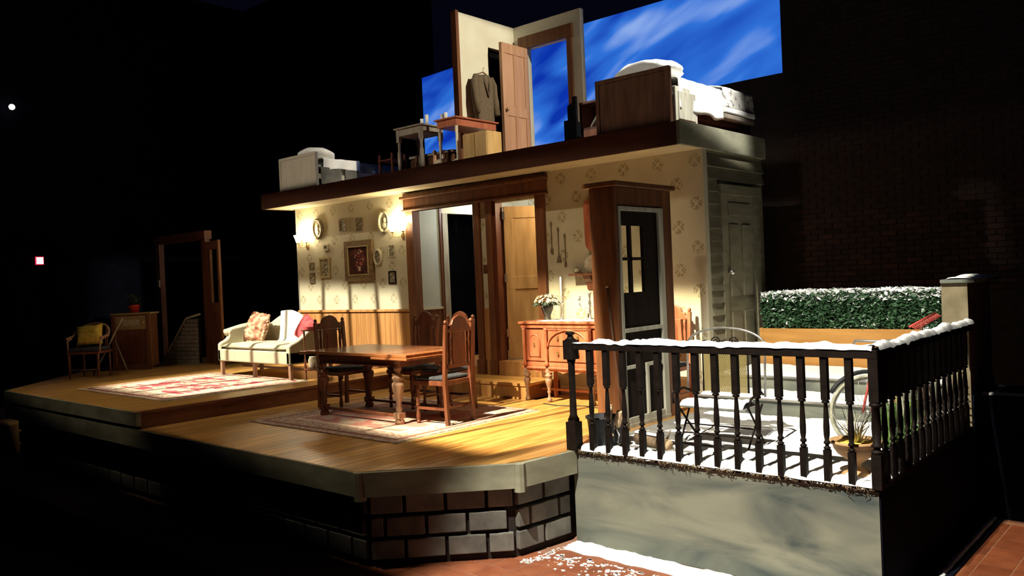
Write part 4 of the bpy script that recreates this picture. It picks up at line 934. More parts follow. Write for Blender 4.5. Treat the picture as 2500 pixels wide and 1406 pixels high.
# ================================================================ SOFA and things on it
sfx = thing('sofa', 'cream camelback sofa with wooden legs and darker vertical lines on the seat', 'sofa', (-10.99, 6.60, ZL + .011))
w2 = .97
M['sofaline'] = plaid('sofalines', (.50, .47, .33), (.40, .37, .25), .243, .010)  # evenly spaced darker vertical lines across the seat
MB().box(-w2, w2, 0, .78, .215, .40).build('seat_rail', 'sofaline', sfx, bevel=.02)
def cushion(x0, x1, y0, y1, z0, z1, m=None, puff=.035, seed=0):
    m = m or MB()
    def f(u, v):
        a = 2 * pi * v; cx, cy = (x0 + x1) / 2, (y0 + y1) / 2
        return None
    nu, nv = 16, 10; vs = []; fs = []
    for side in (1, -1):
        base = len(vs)
        for j in range(nv + 1):
            for i in range(nu + 1):
                u, v = i / nu * 2 - 1, j / nv * 2 - 1
                k = (1 - u ** 6) * (1 - v ** 6)
                z = (z0 + z1) / 2 + side * ((z1 - z0) / 2 * (k ** .5 * .7 + .3 * (1 if k > 0 else 0)) + puff * (1 - u * u) * (1 - v * v) * side * (1 if side > 0 else 0) + .006 * nz(u * 3, v * 3, seed))
                vs.append(((x0 + x1) / 2 + (x1 - x0) / 2 * u, (y0 + y1) / 2 + (y1 - y0) / 2 * v, z))
        for j in range(nv):
            for i in range(nu):
                a = base + j * (nu + 1) + i; q = (a, a + 1, a + nu + 2, a + nu + 1); fs.append(q if side > 0 else q[::-1])
    N0 = (nu + 1) * (nv + 1)
    ring = [i for i in range(nu + 1)] + [(j + 1) * (nu + 1) + nu for j in range(nv)] + [nv * (nu + 1) + i for i in range(nu - 1, -1, -1)] + [j * (nu + 1) for j in range(nv - 1, 0, -1)]
    for a, b in zip(ring, ring[1:] + ring[:1]): fs.append((a, a + N0, b + N0, b))
    return m.add(vs, fs, None, True)
cushion(-w2 + .09, w2 - .09, -.01, .62, .39, .49, puff=.02).build('seat_cushion', 'sofaline', sfx)
def camel(u):   # crest height of the back
    return .66 + .27 * math.exp(-((u - .0) / .55) ** 2)
bk = MB()
def fb(u, v):
    x = -w2 + 2 * w2 * u; s = x / w2; h = camel(s)
    prof = [(.56, .40), (.62, h * .8), (.64, h - .02), (.69, h), (.75, h - .03), (.78, h * .7), (.78, .30)]
    k = v * 6; i = min(5, int(k)); t = k - i; a, b = prof[i], prof[i + 1]
    return (x, a[0] + (b[0] - a[0]) * t, a[1] + (b[1] - a[1]) * t)
bk.grid(fb, 30, 18)
bk.add([fb(0, i / 18) for i in range(19)], [tuple(range(19))]).add([fb(1, i / 18) for i in range(19)], [tuple(range(18, -1, -1))])
bk.build('backrest', 'sofa', sfx)
for s in (-1, 1):
    poly = [(0.0, .215), (0, .47), (.03, .50), (.10, .53), (.14, .56), (.16, .60), (.15, .65), (.20, .70), (.34, .72), (.62, .76), (.74, .74), (.74, .215)]
    if s > 0: poly = [(0.0, .215), (0, .47), (.03, .50), (.14, .54), (.24, .60), (.34, .68), (.62, .76), (.74, .74), (.74, .215)]
    MB().yz([(y, z) for y, z in poly], s * w2 - .09 if s > 0 else -w2, w2 if s > 0 else -w2 + .09).build('arm', 'sofa', sfx, bevel=.02)
    if s < 0: MB().tube([(-w2 + .02, .13, .64), (-w2 + .02, .40, .70), (-w2 + .02, .68, .74)], .055, 10).build('arm_roll', 'sofa', sfx)
for xx in (-w2 + .05, 0, w2 - .05): MB().box(xx - .026, xx + .026, .02, .07, 0, .22).build('leg', 'legwood', sfx, bevel=.004)
for xx in (-w2 + .05, w2 - .05): MB().box(xx - .024, xx + .024, .70, .745, 0, .22).build('leg', 'legwood', sfx)
MB().box(-w2 + .05, w2 - .05, .38, .40, .09, .12).build('stretcher', 'dark', sfx)
# throw over back right half
th = MB()
def ft(u, v):
    x = -10.99 - .10 + .78 * u; s = (x + 10.99) / w2; h = camel(s)
    prof = [(.50, .475), (.575, .52), (.600, h * .8), (.615, h + .02), (.70, h + .025), (.80, h - .05), (.82, h - .25)]
    k = v * 6; i = min(5, int(k)); t = k - i; a, b = prof[i], prof[i + 1]
    return (x + .05 * (1 - v) * (u - .5) + .006 * nz(v * 8, u * 6), 6.60 + a[0] + (b[0] - a[0]) * t - .012 - .01 * sin(u * 25) * .5, ZL + a[1] + (b[1] - a[1]) * t + .01)
th.grid(ft, 30, 30); o = th.build('throw_blanket', 'throw', solid=.012); tag(o, 'white striped throw draped over the sofa back', 'blanket')
pil = MB(); Mx = Matrix.Translation((-11.44, 6.98, ZL + .70)) @ Matrix.Rotation(rad(-20), 4, 'X') @ Matrix.Rotation(rad(6), 4, 'Y')
def pillow(m, sx, sz, th_, Mx, ruff=0, seed=0, n=18):
    for side in (-1, 1):
        def f(u, v, side=side):
            a, b = u * 2 - 1, v * 2 - 1; k = max(0, (1 - a ** 4) * (1 - b ** 4))
            w_ = 1 + ruff * .10 * nz(a * 4, b * 4, seed)
            pinch = 1 - .07 * (1 - abs(a) ** 2) * (abs(b) ** 4) - .0
            pinch2 = 1 - .07 * (1 - abs(b) ** 2) * (abs(a) ** 4)
            return (a * sx * pinch2 * w_, side * th_ * k ** .6 * (1 + ruff * .35 * nz(a * 5, b * 5, seed + 3)), b * sz * pinch * w_)
        m.grid(f, n, n, Mx)
    return m
pillow(pil, .24, .22, .10, Mx, 1.2, 3, 28)
rf = MB()
for i in range(70):
    t = i / 70 * 4; s = int(t); q = (t - s) * 2 - 1
    a, b = [(q, -1), (1, q), (-q, 1), (-1, -q)][s]; r = random.uniform(.03, .045)
    rf.ball((a * .235, random.uniform(-.02, .02), b * .215), (r, .016, r), 6, Mx, .6, i)
o = pil.build('ruffled_pillow', 'ruffle'); tag(o, 'large ruffled tan and pink pillow at the left of the sofa', 'pillow'); rf.build('ruffle', 'ruffle', o, kind='stuff')
Mx2 = Matrix.Translation((-10.22, 7.03, ZL + .70)) @ Matrix.Rotation(rad(-22), 4, 'X') @ Matrix.Rotation(rad(24), 4, 'Y')
o = pillow(MB(), .19, .19, .075, Mx2, .2, 8).build('red_cushion', 'redcush'); tag(o, 'red cushion with a pale band at the right of the sofa', 'pillow')
# end table with lower shelf
et = thing('end_table', 'small two-tier turned end table beside the sofa arm', 'table', (-9.72, 6.95, ZL))
MB().box(-.23, .23, -.20, .20, .69, .71).build('top', 'dark', et, bevel=.005)
MB().box(-.21, .21, -.19, .19, .145, .165).build('lower_shelf', 'dark', et, bevel=.004)
for sx in (-1, 1):
    for sy in (-1, 1):
        MB().lathe([(.014, 0), (.018, .03), (.012, .08), (.016, .13), (.016, .17), (.022, .20), (.012, .23), (.019, .27), (.009, .32), (.009, .55), (.016, .58), (.009, .61), (.016, .65), (.014, .69)], (sx * .19, sy * .17, 0), 8).build('leg', 'dark', et)
B(-.20, .02, -.16, .1, .71, .75).build('book', 'redcush') ; o = bpy.data.objects['book']; o.location = (-9.72, 6.95, ZL); tag(o, 'red book lying on the end table top', 'book')
jr = MB().lathe([(.05, 0), (.06, .03), (.062, .12), (.045, .15), (.05, .165), (.0, .17)], (-9.83, 6.85, ZL + .166), 14).build('jar', 'petal'); tag(jr, 'pale ribbed jar on the lower tier of the end table', 'jar')
bs = MB()
for k in range(5): bs.tube([(-9.63 + .075 * cos(a * pi / 8), 6.86 + .06 * sin(a * pi / 8), ZL + .18 + k * .028) for a in range(16)], .014, 6, closed=True)
bs.lathe([(.065, 0), (.07, .13)], (-9.63, 6.86, ZL + .167), 12)
tag(bs.build('woven_basket', 'petal'), 'small woven basket on the lower tier of the end table', 'basket')

# ================================================================ FAR LEFT: armchair, radio, plant, lamp, exit sign
ac = thing('armchair', 'dark bentwood armchair with a yellow cushion at the far left', 'chair', (-14.02, 5.52, ZL), rad(42)); ac.scale = (.88, .88, 1)
for sx in (-1, 1):
    MB().lathe([(.016, 0), (.024, .2), (.02, .25), (.026, .4)], (sx * .26, -.24, 0), 8).build('leg', 'dark', ac)
    MB().lathe([(.016, 0), (.022, .2), (.022, .4)], (sx * .24, .24, 0), 8).build('leg', 'dark', ac)
    MB().tube([(sx * .28, -.22, .40), (sx * .30, -.20, .60), (sx * .30, -.05, .64)], .016, 8).build('arm_support', 'legwood', ac)
MB().box(-.29, .29, -.27, .27, .39, .43).build('seat_frame', 'dark', ac, bevel=.01)
MB().box(-.27, .27, -.25, .24, .43, .49).build('seat_pad', 'navy', ac, bevel=.02)
pts = [(-.31, -.22, .64), (-.32, .05, .67)] + [(-.32 * cos(a), .05 + .26 * sin(a), .67 + .19 * sin(a)) for a in [i * pi / 14 for i in range(1, 14)]] + [(.32, .05, .67), (.31, -.22, .64)]
MB().tube(pts, .022, 8).build('arm_rail', 'legwood', ac)
for k in range(7):
    a = (k + 1) * pi / 8; MB().tube([(-.25 * cos(a), .08 + .16 * sin(a), .43), (-.31 * cos(a), .05 + .25 * sin(a), .67 + .18 * sin(a))], .010, 6).build('spindle', 'dark', ac)
MB().tube([(-.26, -.24, .14), (.26, -.24, .14)], .012, 6).build('stretcher', 'dark', ac)
CM = Matrix.Translation((-14.02, 5.52, ZL)) @ Matrix.Rotation(rad(42), 4, 'Z') @ Matrix.Translation((-.02, .06, .68)) @ Matrix.Rotation(rad(-18), 4, 'X') @ Matrix.Rotation(rad(-5), 4, 'Y')
o = pillow(MB(), .21, .17, .075, CM, .7, 5).build('yellow_cushion', 'yellow'); tag(o, 'mustard yellow cushion on the dark armchair', 'pillow')
cn = thing('wooden_crutch_stand', 'slim folding stand leaning between armchair and radio console', 'stand', (-14.20, 5.90, ZL), rad(42))
MB().tube([(-.28, 0, 0), (.24, 0, .92)], .016, 8).build('strut', 'greywood', cn); MB().tube([(.30, 0, 0), (.10, 0, .55)], .014, 8).build('strut', 'greywood', cn)
rd = thing('radio_console', 'tall brown radio console with an arched speaker front', 'radio', (-14.66, 6.55, ZL), rad(42)); rd.scale = (.70, .75, 1)
MB().box(-.46, .46, -.20, .24, .05, .96).build('cabinet', 'radio', rd, bevel=.01)
MB().box(-.50, .50, -.24, .27, .96, .99).build('top', 'radiotop', rd, bevel=.008)
for s in (-1, 1): MB().box(s * .43 - .05, s * .43 + .05, -.235, -.16, 0, .96).build('corner_post', 'radio', rd, bevel=.01)
MB().box(-.48, .48, -.24, -.16, 0, .08).build('plinth', 'radio', rd, bevel=.006)
MB().box(-.37, .37, -.215, -.195, .70, .94).build('dial_panel', 'radiotop', rd, bevel=.005)
MB().box(-.22, .22, -.225, -.21, .76, .87).build('dial', 'pale', rd, bevel=.01)
MB().xz([(-.26, .12), (.26, .12)] + arc(0, .40, .26, .22, 0, pi, 14), -.215, -.195).build('speaker_panel', 'dark', rd, bevel=.006)
for s in (-.3, .3): MB().lathe([(.02, 0), (.018, .03)], (0, 0, 0), 10, Matrix.Translation((s, -.215, .815)) @ Matrix.Rotation(rad(90), 4, 'X')).build('knob', 'brass', rd)
pp2 = thing('potted_plant', 'leafy houseplant in a red pot on the radio console', 'potted plant', (-14.66, 6.55, ZL + .99))
MB().lathe([(.075, 0), (.095, .11), (.10, .11), (.10, .135), (.09, .135)], (0, 0, 0), 14).build('pot', 'redpot', pp2)
lv = MB()
for i in range(120):
    a = random.random() * 6.28; e = random.uniform(.1, 1.4); r = random.uniform(.04, .15); L_ = random.uniform(.05, .09)
    Mx = Matrix.Translation((r * cos(a) * cos(e), r * sin(a) * cos(e), .15 + r * sin(e))) @ Matrix.Rotation(a, 4, 'Z') @ Matrix.Rotation(-random.uniform(-.6, .9), 4, 'Y')
    lv.add([(0, 0, 0), (L_ * .5, .022, .005), (L_, 0, 0), (L_ * .5, -.022, .005)], [(0, 1, 2), (0, 2, 3)], Mx)
lv.build('leaves', 'leafdark', pp2, kind='stuff')
ex = thing('exit_sign', 'small red and white lit EXIT sign on the far left wall', 'sign', (-20.08, 6.92, 2.34), rad(90)); ex.scale = (.62, 1, .80)
MB().box(-.13, .13, -.05, 0, -.11, .11).build('housing', 'exitred', ex, bevel=.008)
MB().box(-.11, .11, -.056, -.05, -.09, .09).build('face', 'exitwhite', ex)
tcv = bpy.data.curves.new('exit_text', 'FONT'); tcv.body = 'EXIT'; tcv.size = .105; tcv.align_x = 'CENTER'; tcv.align_y = 'CENTER'; tcv.extrude = .002
to = bpy.data.objects.new('tmp', tcv); me = bpy.data.meshes.new_from_object(to); bpy.data.objects.remove(to)
me.materials.append(M['exitred']); lo = bpy.data.objects.new('lettering', me); COL.objects.link(lo); lo.parent = ex; lo.location = (0, -.058, 0); lo.rotation_euler = (rad(90), 0, 0)
MB().tube([(0, 0, .11), (0, 0, .16)], .01, 6).build('bracket', 'iron', ex)
lm = thing('work_light', 'small round white work light high on the far left wall', 'lamp', (-20.05, 6.48, 5.67), 0)
MB().ball((.12, 0, 0), .062, 16).build('bulb', 'lampwhite', lm); MB().tube([(-.06, 0, 0), (.06, 0, 0)], .03, 10).build('socket', 'iron', lm)
ob = MB().box(-14.6, -13.86, 4.0, 4.5, -.8, -.36).build('wooden_crate', 'yellowdoor', bevel=.01); tag(ob, 'brown wooden crate half out of frame at the far left below the stage', 'crate')

# ================================================================ UPSTAIRS
ZU = 3.096
def bed(label, x0, x1, y0, y1, wood, sheet_top, hb_top, shift=0):
    t = thing('bed', label, 'bed', ((x0 + x1) / 2, y0, ZU))
    a = (x1 - x0) / 2; D = y1 - y0; H_ = hb_top - ZU
    MB().box(-a, a, 0, .045, 0, H_).build('headboard', wood, t, bevel=.006)
    MB().box(-a, a, -.012, 0, H_ - .05, H_).box(-a, -a + .05, -.012, 0, 0, H_ - .05).box(a - .05, a, -.012, 0, 0, H_ - .05).build('headboard_moulding', wood, t, bevel=.004)
    MB().box(-a + .02, a - .02, .05, D, .12, .20).build('side_rail', wood, t)
    for yy in (D - .05,):
        for s in (-1, 1): MB().box(s * (a - .04) - .03, s * (a - .04) + .03, yy, yy + .06, 0, .3).build('leg', wood, t)
    cushion(-a + .01, a - .01, .05, D, .20, .42, puff=.03).build('mattress', 'white', t)
    return t
bR = bed('single bed with a dark wooden headboard at the right end of the upper floor', -5.55, -4.58, 7.88, 9.80, 'bedbrown', 3.7, 3.71)
bL = bed('single bed with a pale painted headboard at the left end of the upper floor', -12.0, -10.98, 7.88, 9.80, 'bedpale', 3.6, 3.64)
def sheet(name, label, x0, x1, y0, y1, ztop, zdrop, mat, seed, bulge=.05, cat='sheet'):
    a = (x0 + x1) / 2; hw_ = (x1 - x0) / 2
    def f(u, v):
        y = y0 + (y1 - y0) * v; t = u * 2 - 1
        # cross profile: hangs down both sides
        if abs(t) > .62:
            k = (abs(t) - .62) / .38; x = a + math.copysign(hw_ + .015 * sin(y * 18 + seed) * k, t); drop = (ztop - zdrop) * k * (1 + .10 * nz(y * 4, seed, t))
            z = ztop - .02 - drop
        else:
            x = a + t / .62 * hw_; z = ztop - .02 + bulge * (1 - (t / .62) ** 2) * (.7 + .5 * nz(x * 2, y * 2, seed)) + .008 * nz(x * 9, y * 9, seed)
        return (x, y, z)
    o = MB().grid(f, 44, 50).build(name, mat, solid=.012); tag(o, label, cat); return o
sheet('bed_sheet', 'bright white sheet hanging over the right bed', -5.57, -4.56, 8.02, 9.02, 3.62, 3.27, 'white', 2, .09)
sheet('bed_sheet', 'white sheet hanging over the left bed', -12.01, -10.965, 8.02, 8.74, 3.56, 3.40, 'white', 4, .05)
sheet('patchwork_quilt', 'floral patchwork quilt at the foot of the right bed', -5.58, -4.55, 9.03, 9.82, 3.66, 3.42, 'quilt', 6, .08, 'quilt')
sheet('grey_blanket', 'dark blue-grey striped blanket at the foot of the left bed', -12.02, -10.96, 8.76, 9.6, 3.53, 3.38, plaid('stripe', (.05, .055, .07), (.55, .58, .62), .06, .02), 9, .03, 'blanket')
o = MB().ball((0, 0, 0), (.43, .11, .25), 24, Matrix.Translation((-5.04, 8.20, 3.745)) @ Matrix.Rotation(rad(74), 4, 'X'), .12, 3).build('pillow', 'white'); tag(o, 'big white pillow on the right bed behind the dark headboard', 'pillow')
o = MB().ball((0, 0, 0), (.38, .10, .24), 24, Matrix.Translation((-11.4, 8.20, 3.65)) @ Matrix.Rotation(rad(74), 4, 'X'), .12, 6).build('pillow', 'white'); tag(o, 'white pillow on the left bed behind the pale headboard', 'pillow')
o = B(-4.60, -4.555, 7.95, 8.42, ZU, 3.50).build('storage_panel', 'screen', bevel=.008); tag(o, 'pale grey panel under the sheet on the right bed side', 'panel')
B(-4.558, -4.545, 8.0, 8.37, ZU + .05, 3.45).build('raised_panel', 'screen', o, bevel=.004)
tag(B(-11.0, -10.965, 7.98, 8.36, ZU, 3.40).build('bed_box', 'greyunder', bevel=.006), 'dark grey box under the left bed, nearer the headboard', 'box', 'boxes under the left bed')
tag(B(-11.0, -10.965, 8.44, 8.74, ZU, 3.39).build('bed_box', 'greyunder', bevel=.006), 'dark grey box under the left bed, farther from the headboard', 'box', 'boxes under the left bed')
# folded linen planks on the quilt
for k, z in enumerate((3.30, 3.37)):
    tag(B(-4.62, -4.52 + .01 * k, 9.02, 9.80, z - .035, z + .028).build('folded_linen', 'white' if k else 'greywood', bevel=.012), ('white upper' if k else 'grey lower') + ' folded linen edge hanging at the right bed foot', 'linen')

def small_table(label, x, y, wd, dp, h, top, leg, rz=0, turned=True, group='upstairs tables'):
    t = thing('side_table', label, 'table', (x, y, ZU), rz, group)
    MB().box(-wd / 2 - .03, wd / 2 + .03, -dp / 2 - .03, dp / 2 + .03, h - .022, h).build('top', top, t, bevel=.004)
    MB().box(-wd / 2, wd / 2, -dp / 2, dp / 2, h - .12, h - .022).build('apron', top, t, bevel=.003)
    for sx in (-1, 1):
        for sy in (-1, 1):
            cx, cy = sx * (wd / 2 - .025), sy * (dp / 2 - .025)
            if turned: MB().box(cx - .028, cx + .028, cy - .028, cy + .028, h - .20, h - .02).lathe([(.028, 0), (.03, .12), (.03, .26), (.018, .30), (.020, .36), (.026, .40), (.026, h - .2)], (cx, cy, 0), 10).build('leg', leg, t)
            else: MB().box(cx - .02, cx + .02, cy - .02, cy + .02, h - .12, h - .02).lathe([(.012, 0), (.018, .05), (.014, .08), (.022, h - .12)], (cx, cy, 0), 8).build('leg', leg, t)
    return t
small_table('grey-brown turned-leg table upstairs, left of the two tables', -8.83, 8.14, .52, .42, .615, 'greywood', 'greywood')
small_table('reddish thin-legged table upstairs, right of the two tables', -8.13, 8.40, .38, .80, .625, 'mahog', 'petal', 0, False)
def tumbler(label, loc, r, h, grp='pale glasses on the upstairs tables'):
    o = MB().lathe([(r * .8, 0), (r, h), (r * .9, h), (r * .75, .01)], loc, 12).build('tumbler', 'white'); tag(o, label, 'glass', grp); return o
tumbler('short pale tumbler at the left of the grey table top', (-8.62, 8.0, ZU + .615), .025, .075)
tumbler('taller pale bottle beside the short tumbler on the grey table', (-8.56, 8.04, ZU + .615), .028, .13)
tumbler('pale tumbler at the left of the reddish table top', (-8.27, 8.06, ZU + .625), .026, .08)
tumbler('taller pale tumbler at the right on the reddish table', (-8.20, 8.06, ZU + .625), .028, .095)
cab = thing('small_cabinet', 'low yellow wooden cabinet with two plain doors below the hanging jacket', 'cabinet', (-7.63, 8.16, ZU))
MB().box(-.22, .22, -.13, .15, 0, .36).build('body', 'yellowdoor', cab, bevel=.004)
for s in (-1, 1): MB().box(s * .11 - .105, s * .11 + .105, -.148, -.13, .01, .35).build('door', 'yellowdoor', cab, bevel=.004)
# jacket hung near the wall
jk = thing('hanging_jacket', 'long olive brown jacket on a hanger against the cream upstairs wall', 'jacket', (-8.27, 8.93, 4.52), rad(90)); jk.scale = (.88, 1, 1)
MB().tube([(-.20, 0, -.07), (0, 0, 0), (.20, 0, -.07)], .010, 6).tube([(0, 0, 0), (0, 0, .05), (.02, 0, .07), (.03, 0, .05)], .004, 6).build('hanger', 'dark', jk)
def fj(u, v):
    a = u * 2 * pi; z = -.05 - .87 * v; w_ = .20 + .03 * v + .02 * sin(v * 5); d_ = .07 + .03 * v
    w_ *= (min(1, .45 + v * 9)); fold = 1 + .08 * sin(a * 5 + v * 2)
    return (w_ * cos(a) * fold, d_ * sin(a) * fold, z)
MB().grid(fj, 36, 20).build('body', 'brown', jk)
for s in (-1, 1): MB().tube([(s * .17, 0, -.07), (s * .225, -.01, -.18), (s * .245, -.03, -.42), (s * .235, -.06, -.62)], [.05, .062, .055, .05], 10).build('sleeve', 'brown', jk)
MB().tube([(-.07, -.05, -.06), (-.05, -.085, -.20), (0, -.10, -.38)], [.02, .022, .012], 6).tube([(.07, -.05, -.06), (.05, -.085, -.20), (0, -.10, -.38)], [.02, .022, .012], 6).build('lapel', 'brown', jk)
# things under the tables
cs = thing('suitcase', 'dark brown trunk with a pale lid edge behind the upstairs tables', 'trunk', (-8.98, 8.62, ZU))
MB().box(-.46, .46, -.14, .14, 0, .26).build('body', 'bedbrown', cs, bevel=.03); MB().box(-.47, .47, -.15, .15, .26, .30).build('lid', 'greywood', cs, bevel=.012)
for s in (-.3, .3): MB().box(s - .02, s + .02, -.155, .155, .0, .305).build('strap', 'dark', cs)
for lab, x, y, r, s in (('crumpled pale paper ball on the upper floor, between the tables', -8.38, 8.10, .06, 1), ('crumpled pale cloth on the upper floor, under the reddish table', -8.12, 8.16, .05, 2)):
    tag(MB().ball((x, y, ZU + r * .8), (r * 1.3, r, r * .8), 14, None, 1.0, s * 7).build('crumpled_cloth', 'petal'), lab, 'cloth')
tv = thing('wooden_toy_horse', 'small turned wooden figure standing under the grey table', 'figurine', (-8.62, 8.22, ZU))
MB().lathe([(.04, 0), (.045, .03), (.02, .06), (.03, .12), (.02, .18), (.035, .22), (.025, .26), (0, .28)], (0, 0, 0), 12).build('body', 'updoor', tv)
# low chair at the left of tables, and nightstand things near the right bed
lc = thing('low_stool', 'dark low stool at the left of the upstairs tables', 'stool', (-9.40, 8.10, ZU))
for sx in (-1, 1):
    for sy in (-1, 1): MB().box(sx * .14 - .015, sx * .14 + .015, sy * .12 - .015, sy * .12 + .015, 0, .30).build('leg', 'dark', lc)
MB().box(-.17, .17, -.15, .15, .20, .215).build('seat', 'dark', lc); 
ns = thing('nightstand', 'dark nightstand with a slanted pale book between the doorway and the right bed', 'nightstand', (-5.80, 8.22, ZU))
MB().box(-.14, .14, -.12, .14, 0, .16).build('drawer_case', 'dark', ns, bevel=.004); MB().box(-.13, .13, .11, .14, .16, .44).build('back', 'dark', ns); MB().box(-.15, .15, -.13, .15, .44, .47).build('top', 'dark', ns, bevel=.004)
MB().box(-.10, .10, -.125, -.118, .02, .13).build('drawer', 'mahog', ns)
MB().box(-.15, -.12, -.12, .14, .16, .44).build('side', 'dark', ns)
o = B(-.012, .012, -.09, .09, 0, .19).build('slanted_book', 'screen', loc=(-5.80, 8.2, ZU + .165)); o.rotation_euler = (0, rad(38), 0); tag(o, 'pale book leaning inside the nightstand', 'book')
tag(B(-5.72, -5.68, 8.15, 8.30, ZU + .471, ZU + .60).build('upright_book', 'petal'), 'pale book standing on the nightstand beside the dark headboard', 'book')
ps = thing('chair_back', 'black stepped wooden chair back in front of the upstairs doorway edge', 'chair back', (-6.02, 8.02, ZU))
MB().xz([(-.10, 0), (.09, 0), (.09, .54), (.035, .54), (.035, .47), (-.04, .44), (-.04, .27), (-.10, .27)], -.02, .02).build('panel', 'black', ps, bevel=.006); MB().box(-.10, .09, .02, .3, .0, .24).build('seat', 'black', ps, bevel=.01)

# ================================================================ PATIO THINGS
# arched metal chair
pc = thing('patio_chair', 'folding metal chair with an arched back and wire mesh panel, snow on its seat', 'chair', (-3.37, 6.46, .006))
arcp = [(-.36, .06, .42), (-.36, .08, .80)] + [(x, .085, z) for x, z in reversed(arc(0, .84, .36, .15, 0, pi, 18))] + [(.36, .08, .80), (.36, .06, .42)]
MB().tube(arcp, .010, 8).build('back_frame', 'steel', pc)
MB().box(-.20, .20, .068, .072, .44, .80).build('mesh_panel', 'mesh', pc)
MB().tube([(-.21, .07, .44), (-.21, .075, .81), (.21, .075, .81), (.21, .07, .44)], .008, 6).build('panel_frame', 'iron', pc)
scroll = MB()
for s in (-1, 1):
    for cx, cz, r in ((s * .08, .87, .045), (s * .18, .85, .035), (s * .27, .83, .025)):
        scroll.tube([(cx + r * (1 - i / 22) * cos(i * .6) * s, .08, cz + r * (1 - i / 22) * sin(i * .6)) for i in range(18)], .006, 6)
scroll.tube([(-.34, .08, .82), (.34, .08, .82)], .008, 6); scroll.build('scrollwork', 'iron', pc)
MB().box(-.32, .32, -.24, .07, .335, .350).build('seat', 'steel', pc, bevel=.004)
for s in (-1, 1):
    MB().tube([(s * .31, -.20, .0), (s * .33, .06, .36)], .009, 6).build('leg', 'iron', pc)
    MB().tube([(s * .31, .14, .0), (s * .33, -.20, .36)], .009, 6).build('leg', 'iron', pc)
    MB().tube([(s * .34, .06, .44), (s * .36, -.02, .47), (s * .36, -.20, .44), (s * .34, -.23, .36)], .011, 6).build('armrest', 'iron', pc)
for z, y in ((.02, -.20), (.10, -.125), (.17, -.08)): MB().tube([(-.32, y, z), (.32, y, z)], .006, 6).build('cross_wire', 'iron', pc)
o = snow_strip('snow_cushion', (-3.66, 6.37, .357), (-3.08, 6.37, .357), .26, .05, 33); tag(o, 'thick white snow on the metal patio chair seat', 'snow'); o['kind'] = 'stuff'
# urn
ur = thing('urn_planter', 'tan goblet-shaped stone urn at the front corner of the patio', 'urn', (-2.07, 5.90, .006)); ur.scale = (1.08, 1.08, 1.05)
MB().lathe([(.11, 0), (.115, .02), (.07, .045), (.035, .075), (.032, .095), (.06, .12), (.115, .16), (.14, .20), (.145, .225), (.16, .23), (.16, .25), (.14, .25), (.12, .235)], (0, 0, 0), 28).build('bowl', 'terra', ur)
MB().lathe([(.0, .236), (.13, .236), (.12, .225)], (0, 0, 0), 24).build('soil', 'yellow', ur)
tw = MB()
for i in range(46):
    a = random.random() * 6.28; e = random.uniform(.7, 1.4); L_ = random.uniform(.10, .27)
    p = Vector((cos(a) * cos(e), sin(a) * cos(e), sin(e))); q = Vector((random.uniform(-.04, .04), random.uniform(-.04, .04), 0))
    tw.tube([(0.02 * cos(a), .02 * sin(a), .24), tuple(p * L_ * .6 + Vector((0, 0, .24))), tuple(p * L_ + q + Vector((0, 0, .24)))], [.004, .003, .001], 4)
tw.build('dry_twigs', 'straw', ur, kind='stuff')
# bicycle
bc = thing('bicycle', 'old bicycle leaning behind the right front corner of the railing', 'bicycle', (-2.30, 6.84, .006))
def wheel(cx, cy, rz, lab):
    Mx = Matrix.Translation((cx, cy, .30)) @ Matrix.Rotation(rz, 4, 'Z')
    t = MB().tube([(.285 * cos(i * pi / 20), 0, .285 * sin(i * pi / 20)) for i in range(40)], .014, 8, Mx, closed=True).build('tyre', 'straw', bc)
    MB().tube([(.265 * cos(i * pi / 20), 0, .265 * sin(i * pi / 20)) for i in range(40)], .007, 6, Mx, closed=True).build('rim', 'steel', t)
    sp = MB()
    for i in range(24): a = i * pi / 12; sp.tube([(0.015 * cos(a + .8), 0, .015 * sin(a + .8)), (.265 * cos(a), 0, .265 * sin(a))], .0016, 4, Mx)
    sp.lathe([(.018, -.03), (.018, .03)], (0, 0, 0), 8, Mx @ Matrix.Rotation(rad(90), 4, 'X')); sp.build('spokes', 'steel', t)
    MB().tube([(.325 * cos(a), 0, .325 * sin(a)) for a in [rad(30 + i * 8) for i in range(16)]], .018, 6, Mx).build('mudguard', 'rubber', t)
wheel(0, 0, rad(38), ''); wheel(.24, .94, rad(76), '')
MB().tube([(0.03, .02, .30), (.05, .05, .62), (.07, .08, .80)], .012, 8).tube([(-.03, -.02, .30), (.03, .03, .62)], .010, 8).build('fork', 'redmetal', bc)
MB().tube([(.05, .07, .66), (.15, .48, .30), (.24, .94, .30)], .014, 8).tube([(.06, .08, .74), (.20, .62, .72)], .014, 8).tube([(.15, .48, .30), (.20, .62, .80)], .013, 8).tube([(.20, .62, .70), (.24, .94, .30)], .010, 8).build('frame', 'pole', bc)
MB().tube([(-.16, .16, .80), (-.08, .02, .87), (.07, .08, .86), (.20, .10, .87), (.24, .28, .80)], .011, 8).build('handlebar', 'steel', bc)
for p in ((-.16, .16, .80), (.24, .28, .80)): MB().ball(p, (.02, .035, .02), 8).build('grip', 'rubber', bc)
MB().ball((.20, .63, .83), (.06, .12, .03), 10).build('saddle', 'rubber', bc)
MB().tube([(.15, .44, .24), (.15, .52, .36)], .008, 6).lathe([(.07, -.006), (.07, .006)], (0, 0, 0), 16, Matrix.Translation((.15, .48, .30)) @ Matrix.Rotation(rad(90), 4, 'Y')).build('crank', 'steel', bc)
